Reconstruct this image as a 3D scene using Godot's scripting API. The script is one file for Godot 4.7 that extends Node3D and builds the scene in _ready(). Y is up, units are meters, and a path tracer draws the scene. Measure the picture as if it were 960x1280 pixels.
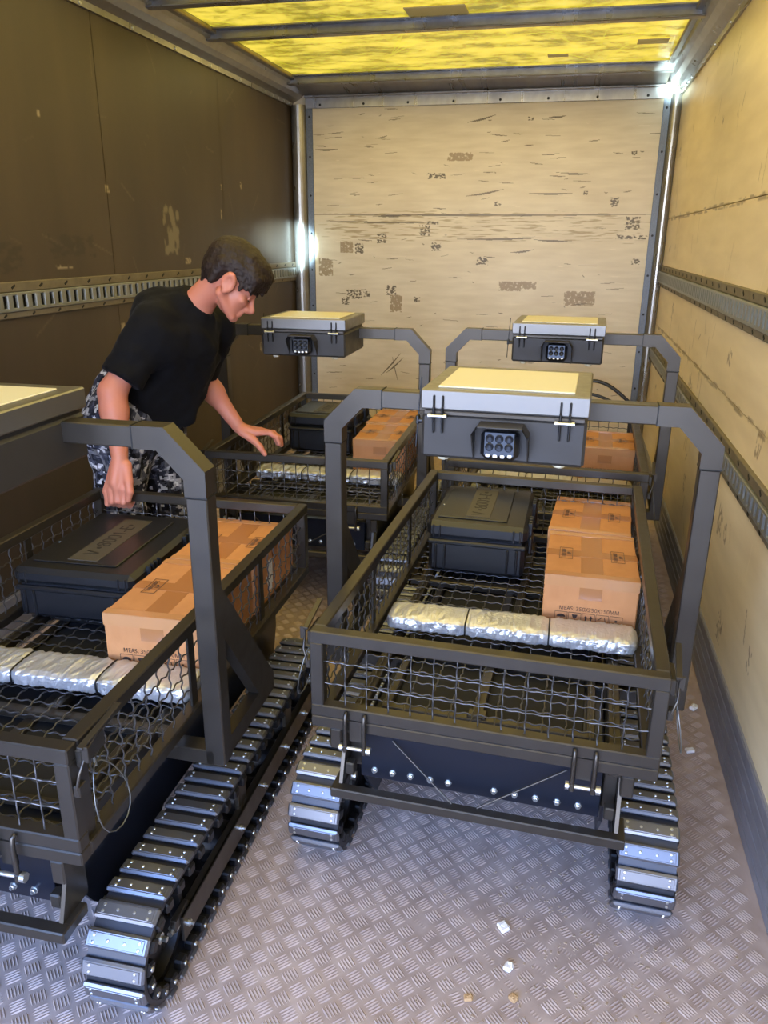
extends Node3D

# ---------------------------------------------------------------- the scene
const ROOF_GLOW := 1.1
const POSES := [[1.780, 4.049, -0.030], [0.801, 4.532, 0.016], [0.917, 2.707, 0.027], [1.857, 2.611, -0.030]]

func pose(i: int) -> Transform3D:
	return Transform3D(Basis(Vector3.UP, POSES[i][2]), Vector3(POSES[i][0], 0, POSES[i][1]))

func on(i: int, x: float, y: float, z: float, yaw := 0.0) -> Transform3D:
	return pose(i) * Transform3D(Basis(Vector3.UP, yaw), Vector3(x, y, z))

func _ready() -> void:
	# camera
	var cam := Camera3D.new()
	cam.name = "camera"
	cam.fov = rad_to_deg(2.0 * atan(640.0 / 978.06))
	cam.near = 0.02
	cam.far = 200.0
	cam.transform = Transform3D(Basis(Vector3.UP, 0.2256) * Basis(Vector3.RIGHT, -0.3341) * Basis(Vector3.BACK, 0.0088), Vector3(1.8994, 1.4384, 5.4473))
	add_child(cam)
	cam.current = true
	# sky, exposure
	var we := WorldEnvironment.new()
	we.name = "world"
	var env := Environment.new()
	env.background_mode = Environment.BG_SKY
	var sky := Sky.new()
	var sm := ProceduralSkyMaterial.new()
	sm.sky_top_color = Color(0.42, 0.57, 0.85)
	sm.sky_horizon_color = Color(0.88, 0.90, 0.95)
	sm.ground_horizon_color = Color(0.70, 0.70, 0.70)
	sm.ground_bottom_color = Color(0.45, 0.44, 0.42)
	sm.sky_energy_multiplier = 3.9
	sm.ground_energy_multiplier = 3.9
	sm.sun_angle_max = 1.0
	sky.sky_material = sm
	env.sky = sky
	env.tonemap_mode = Environment.TONE_MAPPER_LINEAR
	env.tonemap_exposure = 1.0
	env.ambient_light_source = Environment.AMBIENT_SOURCE_SKY
	env.sdfgi_enabled = true
	env.ssao_enabled = true
	env.ssil_enabled = true
	we.environment = env
	add_child(we)
	# the sun stands high over the roof, outside
	var sun := DirectionalLight3D.new()
	sun.name = "sun"
	sun.light_color = Color(1.0, 0.96, 0.88)
	sun.light_energy = 3.0
	sun.light_angular_distance = 0.6
	sun.shadow_enabled = true
	sun.rotation_degrees = Vector3(-66, 155, 0)
	add_child(sun)
	# light that the translucent roof panes let through
	for e in [[0.86, 1.14], [2.58, 1.15], [3.73, 1.15], [4.88, 1.15]]:
		var al := AreaLight3D.new()
		al.name = numbered("skylight_light")
		al.light_color = Color(1.0, 0.90, 0.60)
		al.light_energy = 1.2
		al.area_size = Vector2(2.1, e[1] - 0.1)
		al.area_range = 12.0
		al.area_attenuation = 2.0
		al.shadow_enabled = true
		al.position = Vector3(W / 2, CEIL - 0.045, e[0])
		al.rotation_degrees = Vector3(-90, 0, 0)
		add_child(al)
	# low sun glancing off glass in the yard: two small patches in the back corners
	for e in [[Vector3(1.25, 1.95, 6.2), Vector3(0.012, 1.40, 0.10), 1.7, 650.0], [Vector3(1.2, 1.15, 6.3), Vector3(2.40, 2.335, 0.06), 1.25, 420.0]]:
		var sp := SpotLight3D.new()
		sp.name = numbered("glint_light")
		sp.light_color = Color(0.82, 0.95, 1.0)
		sp.light_energy = e[3]
		sp.spot_angle = e[2]
		sp.spot_angle_attenuation = 0.9
		sp.spot_range = 14.0
		sp.spot_attenuation = 2.0
		sp.light_size = 0.01
		sp.shadow_enabled = true
		add_child(sp)
		sp.look_at_from_position(e[0], e[1], Vector3.UP)

	make_materials()
	build_shell()

	# the four robots
	var rb := make_robot()
	rb.transform = pose(0)
	var robots := [rb]
	for i in range(1, 4): robots.append(copy(rb, pose(i)))
	var rl := ["dark grey tracked robot with mesh basket at the front near the pale right wall", "dark grey tracked robot cut off by the left edge, nearest the camera", "dark grey tracked robot in the back left corner beside the person", "dark grey tracked robot in the back right, behind the front right robot"]
	for i in 4: tag(robots[i], rl[i], "robot", "tracked cargo robots")

	# cases
	var fl := 0.4325
	var cs := make_case(0.315, 0.41, 0.172)
	cs.transform = on(0, -0.142, fl, -1.10, 0.02)
	tag(cs, "black hard case beside two cartons in the front right basket", "case", "hard cases")
	cs = make_case(0.36, 0.48, 0.152)
	cs.transform = on(1, -0.158, fl, -1.032, 0.03)
	tag(cs, "wide flat black hard case in the nearest left basket, under the man's fist", "case", "hard cases")
	cs = make_case(0.335, 0.36, 0.19)
	cs.transform = on(2, -0.155, fl, -1.075, -0.03)
	tag(cs, "tall black hard case in the back left basket near the reaching hand", "case", "hard cases")
	# cartons
	var ct := make_carton(false)
	var cl := [[0, 0.213, -0.786, 0.02, "brown carton directly behind foil bundle in the front right basket"], [0, 0.208, -1.142, -0.03, "brown carton at the far end of the front right basket"],
		[1, 0.190, -0.763, 0.02, "brown carton behind foil bundle in the nearest left basket"], [1, 0.190, -1.1135, 0.01, "brown carton at the far end of the nearest left basket"],
		[2, 0.205, -0.772, 0.02, "brown carton at the front of the pair in the back left basket"], [2, 0.195, -1.124, -0.03, "brown carton partly hidden behind another in the back left basket"],
		[3, 0.222, -0.800, 0.0, "single brown carton in the back right basket beyond the front right robot"]]
	for i in cl.size():
		var e: Array = cl[i]
		var o: Node3D = ct if i == 0 else copy(ct, Transform3D())
		o.transform = on(e[0], e[1], fl, e[2], e[3])
		tag(o, e[4], "carton", "brown cardboard cartons")
		if i == 3: hand_mark(o)
	# bundles
	var bn: Node3D = null
	var bl := [[0, 0.012, -0.53, 0.03, "film-wrapped silvery bundle tied with black straps in the front right basket"], [1, 0.0, -0.522, 0.02, "film-wrapped silvery bundle with black straps in the nearest left basket"],
		[2, 0.01, -0.46, 0.0, "film-wrapped silvery bundle behind the front gate of the back left basket"], [3, 0.01, -0.50, 0.0, "film-wrapped silvery bundle seen as a sliver in the back right basket"]]
	for i in 4:
		var e: Array = bl[i]
		bn = make_bundle(3 + i)
		bn.transform = on(e[0], e[1], fl, e[2], e[3])
		tag(bn, e[4], "bundle", "film-wrapped bundles")
	# two small boxes on the floor by the left wall, behind the nearest left robot
	var b := MB.new()
	b.box(Vector3(0, 0.173, 0), Vector3(0.095, 0.346, 0.12), 0.004)
	b.box(Vector3(0, 0.347, 0), Vector3(0.03, 0.002, 0.121))
	tag(part("storage_box", b, mat(Color(0.36, 0.13, 0.11), 0.6), self, Transform3D(Basis(), Vector3(0.288, 0, 2.56))), "maroon box on the floor behind the nearest left robot, by the trousers", "box")
	b = MB.new()
	b.box(Vector3(0, 0.173, 0), Vector3(0.062, 0.346, 0.10), 0.004)
	b.box(Vector3(0, 0.347, 0), Vector3(0.018, 0.002, 0.101))
	tag(part("storage_box", b, mat(Color(0.52, 0.49, 0.40), 0.7), self, Transform3D(Basis(), Vector3(0.374, 0, 2.56))), "grey-beige box on the floor right beside the maroon box", "box")
	# loose hose looping over the back right robot
	b = MB.new()
	var pts := PackedVector3Array()
	for i in 25:
		var t := i / 24.0
		pts.append(on(3, 0.06 + 0.35 * t, 0, 0).origin * Vector3(1, 0, 1) + Vector3(0, 0.685 + 0.105 * sin(PI * pow(t, 0.8)) - 0.05 * t, -1.30))
	b.tube(pts, 0.009, 8)
	pts = PackedVector3Array()
	for i in 25:
		var t := i / 24.0
		pts.append(on(3, 0.02 + 0.36 * t, 0, 0).origin * Vector3(1, 0, 1) + Vector3(0, 0.665 + 0.06 * sin(PI * pow(t, 0.8)) - 0.04 * t, -1.27))
	b.tube(pts, 0.008, 8)
	tag(part("rubber_hose", b, M.hose), "dark rubber hose arching over the rear of the back right basket", "hose")
	# litter on the floor
	var wood := mat(Color(0.66, 0.52, 0.34), 0.8)
	var pale := mat(Color(0.86, 0.83, 0.78), 0.7)
	for e in [["paper_scrap", 1.866, 4.085, Vector3(0.022, 0.010, 0.026), 0.6, pale, "white folded scrap on bare floor right of the front right robot's bumper", "scrap"], ["wood_chip", 1.885, 4.185, Vector3(0.018, 0.012, 0.022), -0.4, pale, "pale pebble-like chip on the floor just below the white scrap", "chip"],
		["wood_chip", 1.900, 4.254, Vector3(0.016, 0.010, 0.018), 0.9, wood, "tan splinter on the floor nearest the bottom edge", "chip"], ["wood_chip", 1.812, 4.274, Vector3(0.018, 0.008, 0.014), 0.2, wood, "tan crumb of wood on the floor left of the other chips", "chip"],
		["wood_chip", 2.354, 3.313, Vector3(0.026, 0.010, 0.02), 0.2, pale, "pale chip at the foot of the ribbed kick plate", "chip"], ["wood_chip", 2.395, 3.07, Vector3(0.03, 0.014, 0.02), 1.0, pale, "pale chip by the kick plate behind the front right robot's arch", "chip"]]:
		b = MB.new()
		var s: Vector3 = e[3]
		b.box(Vector3(0, s.y / 2, 0), s, s.y * 0.3, Basis(Vector3.UP, e[4]) * Basis(Vector3(0.3, 0, 1).normalized(), 0.12))
		b.box(Vector3(s.x * 0.2, s.y * 0.8, 0.0), s * Vector3(0.6, 0.5, 0.7), s.y * 0.15, Basis(Vector3.UP, float(e[4]) + 0.5) * Basis(Vector3(1, 0, 0.4).normalized(), 0.25))
		tag(part(e[0], b, e[5], self, Transform3D(Basis(), Vector3(e[1], 0.0012, e[2]))), e[6], e[7])
	# sawdust trodden into the tread
	var rng := RandomNumberGenerator.new()
	rng.seed = 5
	b = MB.new()
	b.box(Vector3(0, 0.3, 0), Vector3(1, 0.6, 1.6), 0.15)
	var mm := MultiMesh.new()
	mm.transform_format = MultiMesh.TRANSFORM_3D
	mm.mesh = b.mesh()
	mm.instance_count = 520
	for i in 520:
		var c := Vector2(2.02, 4.1) + Vector2(rng.randfn(0, 0.12), rng.randfn(0, 0.22))
		if i % 6 == 0: c = Vector2(rng.randf_range(1.4, 2.38), rng.randf_range(3.0, 4.6))
		c.x = minf(c.x, 2.40)
		var q := rng.randf_range(0.0012, 0.0045)
		mm.set_instance_transform(i, Transform3D(Basis(Vector3.UP, rng.randf() * TAU).scaled(Vector3(q, q * 0.7, q)), Vector3(c.x, 0.0006, c.y)))
	var mi := MultiMeshInstance3D.new()
	mi.name = "sawdust"
	mi.multimesh = mm
	mi.material_override = mat(Color(0.62, 0.54, 0.44), 0.9)
	add_child(mi)
	tag(mi, "fine pale sawdust and grit trodden into the checker plate", "sawdust", "", "stuff")
	make_person()


# ---------------------------------------------------------------- mesh builder
class MB:
	var v := PackedVector3Array()
	var n := PackedVector3Array()
	var u := PackedVector2Array()
	var ix := PackedInt32Array()
	var xf := Transform3D()

	func tri(a: Vector3, b: Vector3, c: Vector3, nn: Vector3, ua := Vector2.ZERO, ub := Vector2.ZERO, uc := Vector2.ZERO) -> void:
		var k := v.size()
		var w := xf.basis * nn
		v.append(xf * a); v.append(xf * b); v.append(xf * c)
		for i in 3: n.append(w)
		u.append(ua); u.append(ub); u.append(uc)
		var flip := (b - a).cross(c - a).dot(nn) > 0.0
		if xf.basis.determinant() < 0.0: flip = not flip
		if flip:
			ix.append(k); ix.append(k + 2); ix.append(k + 1)
		else:
			ix.append(k); ix.append(k + 1); ix.append(k + 2)

	func quad(a: Vector3, b: Vector3, c: Vector3, d: Vector3, nn: Vector3, uv := Rect2(0, 0, 1, 1)) -> void:
		# a = top left, b = top right, c = bottom right, d = bottom left in the texture
		var e := uv.end
		tri(a, b, c, nn, uv.position, Vector2(e.x, uv.position.y), e)
		tri(a, c, d, nn, uv.position, e, Vector2(uv.position.x, e.y))

	# chamfered box
	func box(c: Vector3, s: Vector3, bev := 0.0, bs := Basis()) -> void:
		var old := xf
		xf = xf * Transform3D(bs, c)
		var h := s * 0.5
		var b := minf(bev, minf(h.x, minf(h.y, h.z)) * 0.95)
		var g := h - Vector3(b, b, b)
		for s1 in [-1.0, 1.0]:
			var f: float = s1
			quad(Vector3(h.x * f, g.y, -g.z), Vector3(h.x * f, g.y, g.z), Vector3(h.x * f, -g.y, g.z), Vector3(h.x * f, -g.y, -g.z), Vector3(f, 0, 0))
			quad(Vector3(-g.x, h.y * f, -g.z), Vector3(g.x, h.y * f, -g.z), Vector3(g.x, h.y * f, g.z), Vector3(-g.x, h.y * f, g.z), Vector3(0, f, 0))
			quad(Vector3(-g.x, g.y, h.z * f), Vector3(g.x, g.y, h.z * f), Vector3(g.x, -g.y, h.z * f), Vector3(-g.x, -g.y, h.z * f), Vector3(0, 0, f))
		if b > 0.0:
			var r := sqrt(0.5)
			for p in [-1.0, 1.0]:
				for q in [-1.0, 1.0]:
					var i: float = p
					var j: float = q
					quad(Vector3(h.x * i, g.y * j, -g.z), Vector3(h.x * i, g.y * j, g.z), Vector3(g.x * i, h.y * j, g.z), Vector3(g.x * i, h.y * j, -g.z), Vector3(i * r, j * r, 0))
					quad(Vector3(-g.x, h.y * i, g.z * j), Vector3(g.x, h.y * i, g.z * j), Vector3(g.x, g.y * i, h.z * j), Vector3(-g.x, g.y * i, h.z * j), Vector3(0, i * r, j * r))
					quad(Vector3(h.x * i, -g.y, g.z * j), Vector3(h.x * i, g.y, g.z * j), Vector3(g.x * i, g.y, h.z * j), Vector3(g.x * i, -g.y, h.z * j), Vector3(i * r, 0, j * r))
					for t in [-1.0, 1.0]:
						var k: float = t
						tri(Vector3(h.x * i, g.y * j, g.z * k), Vector3(g.x * i, h.y * j, g.z * k), Vector3(g.x * i, g.y * j, h.z * k), Vector3(i, j, k) / sqrt(3.0))
		xf = old

	# square bar from a to b, w wide (sideways), h high
	func bar(a: Vector3, b: Vector3, w: float, h: float, bev := 0.0, up := Vector3.UP) -> void:
		var z := (b - a).normalized()
		if absf(z.dot(up)) > 0.99: up = Vector3.BACK
		var x := up.cross(z).normalized()
		box((a + b) * 0.5, Vector3(w, h, a.distance_to(b)), bev, Basis(x, z.cross(x), z))

	# ring sweep through pts
	func tube(pts: PackedVector3Array, r: float, sides := 6, closed := false, caps := true) -> void:
		var m := pts.size()
		var k := v.size()
		var up := Vector3.UP
		var t0 := (pts[1] - pts[0]).normalized()
		if absf(t0.dot(up)) > 0.9: up = Vector3.RIGHT
		var side := up.cross(t0).normalized()
		for i in m:
			var a := pts[i - 1] if i > 0 else (pts[m - 1] if closed else pts[0])
			var b := pts[i + 1] if i < m - 1 else (pts[0] if closed else pts[m - 1])
			var t := (b - a).normalized()
			side = (side - t * side.dot(t)).normalized()
			var o := t.cross(side)
			for j in sides:
				var ang := TAU * j / sides
				var d := side * cos(ang) + o * sin(ang)
				v.append(xf * (pts[i] + d * r)); n.append(xf.basis * d); u.append(Vector2(float(j) / sides, float(i)))
		var flip := xf.basis.determinant() < 0.0
		for i in (m if closed else m - 1):
			var i2 := (i + 1) % m
			for j in sides:
				var j2 := (j + 1) % sides
				var q := [k + i * sides + j, k + i * sides + j2, k + i2 * sides + j2, k + i2 * sides + j]
				if flip: q.reverse()
				ix.append(q[0]); ix.append(q[3]); ix.append(q[2]); ix.append(q[0]); ix.append(q[2]); ix.append(q[1])
		if caps and not closed:
			for e in [0, m - 1]:
				var q: int = e
				var nn := (pts[0] - pts[1]).normalized() if q == 0 else (pts[m - 1] - pts[m - 2]).normalized()
				for j in range(1, sides - 1):
					var inv := xf.affine_inverse()
					tri(inv * v[k + q * sides], inv * v[k + q * sides + j], inv * v[k + q * sides + j + 1], nn)

	# turned profile: pts of (radius, along axis); hard edges kept
	func lathe(c: Vector3, axis: Vector3, prof: Array, sides := 20) -> void:
		var z := axis.normalized()
		var up := Vector3.UP if absf(z.y) < 0.9 else Vector3.RIGHT
		var x := up.cross(z).normalized()
		var y := z.cross(x)
		for i in prof.size() - 1:
			var p: Vector2 = prof[i]
			var q: Vector2 = prof[i + 1]
			var dr := q.x - p.x
			var dz := q.y - p.y
			var nn := Vector2(dz, -dr).normalized()
			for j in sides:
				var a0 := TAU * j / sides
				var a1 := TAU * (j + 1) / sides
				var d0 := x * cos(a0) + y * sin(a0)
				var d1 := x * cos(a1) + y * sin(a1)
				var k := v.size()
				for e in [[p, d0], [p, d1], [q, d1], [q, d0]]:
					var pr: Vector2 = e[0]
					var d: Vector3 = e[1]
					v.append(xf * (c + d * pr.x + z * pr.y)); n.append((xf.basis * (d * nn.x + z * nn.y)).normalized()); u.append(Vector2.ZERO)
				if xf.basis.determinant() < 0.0:
					for w in [0, 1, 2, 0, 2, 3]: ix.append(k + w)
				else:
					for w in [0, 2, 1, 0, 3, 2]: ix.append(k + w)

	func cyl(a: Vector3, b: Vector3, r: float, sides := 10, bev := 0.0) -> void:
		var l := a.distance_to(b)
		var prof := [Vector2(0, 0), Vector2(r - bev, 0), Vector2(r, bev), Vector2(r, l - bev), Vector2(r - bev, l), Vector2(0, l)]
		if bev == 0.0: prof = [Vector2(0, 0), Vector2(r, 0), Vector2(r, l), Vector2(0, l)]
		lathe(a, b - a, prof, sides)

	# outline in (z, y) pushed out along x from x0 to x1
	func slab(poly: PackedVector2Array, x0: float, x1: float) -> void:
		var t := Geometry2D.triangulate_polygon(poly)
		for i in range(0, t.size(), 3):
			for e in [[x0, -1.0], [x1, 1.0]]:
				var f: float = e[0]
				tri(Vector3(f, poly[t[i]].y, poly[t[i]].x), Vector3(f, poly[t[i + 1]].y, poly[t[i + 1]].x), Vector3(f, poly[t[i + 2]].y, poly[t[i + 2]].x), Vector3(e[1], 0, 0))
		var cw := 1.0 if Geometry2D.is_polygon_clockwise(poly) else -1.0
		for i in poly.size():
			var a := poly[i]
			var b := poly[(i + 1) % poly.size()]
			var d := (b - a).normalized()
			var nn := Vector3(0, d.x, -d.y) * cw
			quad(Vector3(x0, a.y, a.x), Vector3(x1, a.y, a.x), Vector3(x1, b.y, b.x), Vector3(x0, b.y, b.x), nn)

	# crimped wire
	func wire(a: Vector3, b: Vector3, wave: Vector3, amp: float, pitch: float, ph: float, r := 0.0019) -> void:
		var l := a.distance_to(b)
		var m := maxi(2, int(round(l / pitch * 9.0)))
		var pts := PackedVector3Array()
		for i in m + 1:
			var s := float(i) / m
			pts.append(a.lerp(b, s) + wave * (amp * cos(TAU * 1.5 * (s * l / pitch + ph * 0.5))))
		tube(pts, r, 5, false, false)

	func mesh() -> ArrayMesh:
		var arr := []
		arr.resize(Mesh.ARRAY_MAX)
		arr[Mesh.ARRAY_VERTEX] = v
		arr[Mesh.ARRAY_NORMAL] = n
		arr[Mesh.ARRAY_TEX_UV] = u
		arr[Mesh.ARRAY_INDEX] = ix
		var am := ArrayMesh.new()
		am.add_surface_from_arrays(Mesh.PRIMITIVE_TRIANGLES, arr)
		return am

# ---------------------------------------------------------------- naming
var taken := {}
func numbered(s: String) -> String:
	if not taken.has(s):
		taken[s] = 0
		return s
	taken[s] += 1
	return "%s_%03d" % [s, taken[s]]

func add(called: String, me: Mesh, m: Material, parent: Node = self, at := Transform3D()) -> MeshInstance3D:
	var o := MeshInstance3D.new()
	o.name = numbered(called) if parent == self else called
	o.mesh = me
	o.material_override = m
	o.transform = at
	parent.add_child(o, true)
	return o

func part(called: String, b: MB, m: Material, parent: Node = self, at := Transform3D()) -> MeshInstance3D:
	return add(called, b.mesh(), m, parent, at)

func tag(o: Node, label: String, category := "", group := "", kind := "") -> Node:
	if label: o.set_meta("label", label)
	if category: o.set_meta("category", category)
	if group: o.set_meta("group", group)
	if kind: o.set_meta("kind", kind)
	return o

func struct(o: Node, label: String, category: String) -> Node:
	return tag(o, label, category, "", "structure")

func root_node(called: String, at := Transform3D()) -> Node3D:
	var o := Node3D.new()
	o.name = numbered(called)
	o.transform = at
	add_child(o)
	return o

func copy(o: Node3D, at: Transform3D) -> Node3D:
	var r: Node3D = o.duplicate()
	r.name = numbered(String(o.name))
	add_child(r)
	r.transform = at
	return r

# ---------------------------------------------------------------- materials
func mat(c: Color, rough := 0.6, metal := 0.0, spec := 0.5) -> StandardMaterial3D:
	var m := StandardMaterial3D.new()
	m.albedo_color = c
	m.roughness = rough
	m.metallic = metal
	m.metallic_specular = spec
	return m

func noise_tex(freq: float, lo: Color, hi: Color, sd := 1, size := 256, ty := FastNoiseLite.TYPE_SIMPLEX_SMOOTH, oct := 4, stretch := Vector2.ONE) -> ImageTexture:
	var f := FastNoiseLite.new()
	f.noise_type = ty
	f.frequency = freq
	f.seed = sd
	f.fractal_octaves = oct
	var im := Image.create(size, size, false, Image.FORMAT_RGB8)
	for y in size:
		for x in size:
			# seamless by wrapping on two circles
			var a := TAU * x / size
			var b := TAU * y / size
			var q := size / TAU
			var t := f.get_noise_3d(cos(a) * q * stretch.x, sin(a) * q * stretch.x, (sin(b) * q + cos(b) * q * 0.7) * stretch.y) * 0.5 + 0.5
			im.set_pixel(x, y, lo.lerp(hi, clampf(t, 0, 1)))
	return ImageTexture.create_from_image(im)

func tri_tex(m: StandardMaterial3D, scale: float) -> StandardMaterial3D:
	m.uv1_triplanar = true
	m.uv1_scale = Vector3(scale, scale, scale)
	return m

func bump(m: StandardMaterial3D, t: Texture2D, cm: float) -> StandardMaterial3D:
	m.heightmap_enabled = true
	m.heightmap_texture = t
	m.heightmap_scale = cm
	return m

var M := {}
func make_materials() -> void:
	var grit := noise_tex(0.022, Color(0.42, 0.42, 0.42), Color(0.72, 0.72, 0.72), 4, 256, FastNoiseLite.TYPE_SIMPLEX_SMOOTH, 3)
	var fine := noise_tex(0.25, Color.BLACK, Color.WHITE, 9, 256)
	M.paint = tri_tex(mat(Color(0.29, 0.27, 0.24), 1.0, 0.75, 0.5), 3.0)
	M.paint.roughness_texture = grit
	M.paint.roughness = 0.60
	M.lid_paint = tri_tex(mat(Color(0.47, 0.46, 0.44), 0.62, 0.75, 0.5), 5.0)
	M.lid_paint.roughness_texture = grit
	M.deck = mat(Color(0.05, 0.05, 0.052), 0.75)
	M.box_paint = tri_tex(mat(Color(0.205, 0.195, 0.18), 0.8, 0.1, 0.4), 2.0)
	M.box_paint.roughness_texture = grit
	M.hull = mat(Color(0.085, 0.10, 0.135), 0.3, 0.3)
	M.steel = tri_tex(mat(Color(0.49, 0.495, 0.51), 0.42, 0.9), 4.0)
	M.belt = mat(Color(0.22, 0.22, 0.23), 0.45, 0.45)
	M.black = mat(Color(0.055, 0.055, 0.06), 0.45)
	M.zinc = mat(Color(0.78, 0.79, 0.78), 0.28, 0.9)
	M.wire = mat(Color(0.37, 0.365, 0.36), 0.34, 0.8)
	M.cable = mat(Color(0.45, 0.45, 0.43), 0.35, 0.8)
	M.white = mat(Color(0.80, 0.775, 0.66), 0.36)
	M.lens = mat(Color(0.06, 0.07, 0.08), 0.1, 0.0, 0.7)
	M.led = mat(Color(0.93, 0.94, 0.94), 0.2)
	M.chrome = mat(Color(0.6, 0.62, 0.64), 0.18, 0.9)
	M.chrome_dark = mat(Color(0.17, 0.18, 0.20), 0.3, 0.6)
	M.plastic = bump(tri_tex(mat(Color(0.085, 0.088, 0.095), 0.36, 0.0, 0.55), 14.0), fine, 0.02)
	M.plastic_label = mat(Color(0.27, 0.25, 0.215), 0.55)
	M.letter_dark = mat(Color(0.05, 0.05, 0.045), 0.6)
	var card_t := noise_tex(0.03, Color(0.70, 0.475, 0.285), Color(0.77, 0.54, 0.335), 12, 256)
	M.card = tri_tex(mat(Color.WHITE, 0.62, 0.0, 0.4), 3.0)
	M.card.albedo_texture = card_t
	M.tape = mat(Color(0.655, 0.44, 0.255), 0.2, 0.0, 0.6)
	M.tape_clear = mat(Color(0.755, 0.545, 0.355), 0.12, 0.0, 0.8)
	M.ink = mat(Color(0.22, 0.15, 0.10), 0.7)
	var crumple := noise_tex(0.075, Color.BLACK, Color.WHITE, 31, 256, FastNoiseLite.TYPE_CELLULAR, 3)
	M.foil = bump(tri_tex(mat(Color(0.80, 0.80, 0.79), 0.3, 0.55), 5.0), crumple, 0.5)
	M.foil.clearcoat_enabled = true
	M.foil.clearcoat = 0.6
	M.foil.clearcoat_roughness = 0.1
	M.strap = mat(Color(0.06, 0.06, 0.06), 0.5)
	var alu_n := noise_tex(0.02, Color(0.25, 0.25, 0.25), Color(0.85, 0.85, 0.85), 17, 256, FastNoiseLite.TYPE_SIMPLEX_SMOOTH, 4, Vector2(1, 0.2))
	M.alu = tri_tex(mat(Color(0.66, 0.65, 0.63), 0.6, 0.75), 1.5)
	M.alu.roughness_texture = alu_n
	M.alu.albedo_texture = noise_tex(0.03, Color(0.80, 0.79, 0.78), Color(1, 1, 1), 18, 256)
	M.galv = tri_tex(mat(Color(0.60, 0.62, 0.64), 0.5, 0.7), 6.0)
	M.galv.albedo_texture = noise_tex(0.11, Color(0.62, 0.63, 0.65), Color(1, 1, 1), 19, 256, FastNoiseLite.TYPE_CELLULAR, 2)
	M.track_strip = tri_tex(mat(Color(0.50, 0.46, 0.38), 0.6, 0.4), 2.0)
	M.track_strip.albedo_texture = M.alu.albedo_texture
	M.track_galv = tri_tex(mat(Color(0.55, 0.56, 0.55), 0.45, 0.7), 2.0)
	M.slot = mat(Color(0.10, 0.10, 0.09), 0.6, 0.3)
	M.hose = mat(Color(0.10, 0.09, 0.085), 0.45)
	M.kick = tri_tex(mat(Color(0.60, 0.60, 0.62), 0.5, 0.45), 1.0)
	M.kick.albedo_texture = M.alu.albedo_texture

# ---------------------------------------------------------------- the truck body
const W := 2.44
const LEN := 6.4
const CEIL := 2.37

func wall_image(wp: int, hp: int, lo: Color, hi: Color, gx: float, gy: float, sd: int) -> Image:
	var f := FastNoiseLite.new()
	f.seed = sd
	f.frequency = 1.0
	f.fractal_octaves = 4
	var g := FastNoiseLite.new()
	g.seed = sd + 5
	g.frequency = 1.0
	g.fractal_octaves = 2
	var im := Image.create(wp, hp, false, Image.FORMAT_RGB8)
	for y in hp:
		for x in wp:
			var t := 0.5 + 0.42 * f.get_noise_2d(x * gx, y * gy) + 0.30 * g.get_noise_2d(x * 0.006, y * 0.006)
			im.set_pixel(x, y, lo.lerp(hi, clampf(t, 0.0, 1.0)))
	return im

# a worn mark: ragged patch of colour c in the rectangle (metres), cut by noise
func mark(im: Image, size: Vector2, r: Rect2, c: Color, cover: float, sd: int, fx := 90.0, fy := 90.0) -> void:
	var f := FastNoiseLite.new()
	f.seed = sd
	f.frequency = 1.0
	f.fractal_octaves = 3
	var w := im.get_width()
	var h := im.get_height()
	for y in range(maxi(0, int(r.position.y / size.y * h)), mini(h, int(ceil(r.end.y / size.y * h)))):
		for x in range(maxi(0, int(r.position.x / size.x * w)), mini(w, int(ceil(r.end.x / size.x * w)))):
			var px := x * size.x / w
			var py := y * size.y / h
			var e := minf(minf(px - r.position.x, r.end.x - px) / r.size.x, minf(py - r.position.y, r.end.y - py) / r.size.y)
			var t := f.get_noise_2d(px * fx, py * fy) * 0.9 + cover + minf(e * 3.0, 0.3) - 0.3
			if t > 0.0:
				im.set_pixel(x, y, im.get_pixel(x, y).lerp(c, clampf(t * 5.0, 0.0, 0.85)))

func scratch(im: Image, size: Vector2, a: Vector2, b: Vector2, wd: float, c: Color, k: float) -> void:
	var w := im.get_width()
	var h := im.get_height()
	var steps := int(a.distance_to(b) / size.x * w * 1.5) + 2
	for i in steps:
		var s := float(i) / steps
		var p := a.lerp(b, s)
		var q := wd * sin(PI * s)
		for d in range(0, maxi(1, int(q / size.y * h + 0.5))):
			var x := int(p.x / size.x * w)
			var y := int(p.y / size.y * h) + d
			if x >= 0 and y >= 0 and x < w and y < h:
				im.set_pixel(x, y, im.get_pixel(x, y).lerp(c, k))

func tex_mat(im: Image, rough: float, spec := 0.5) -> StandardMaterial3D:
	var m := mat(Color.WHITE, rough, 0.0, spec)
	m.albedo_texture = ImageTexture.create_from_image(im)
	return m

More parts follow.
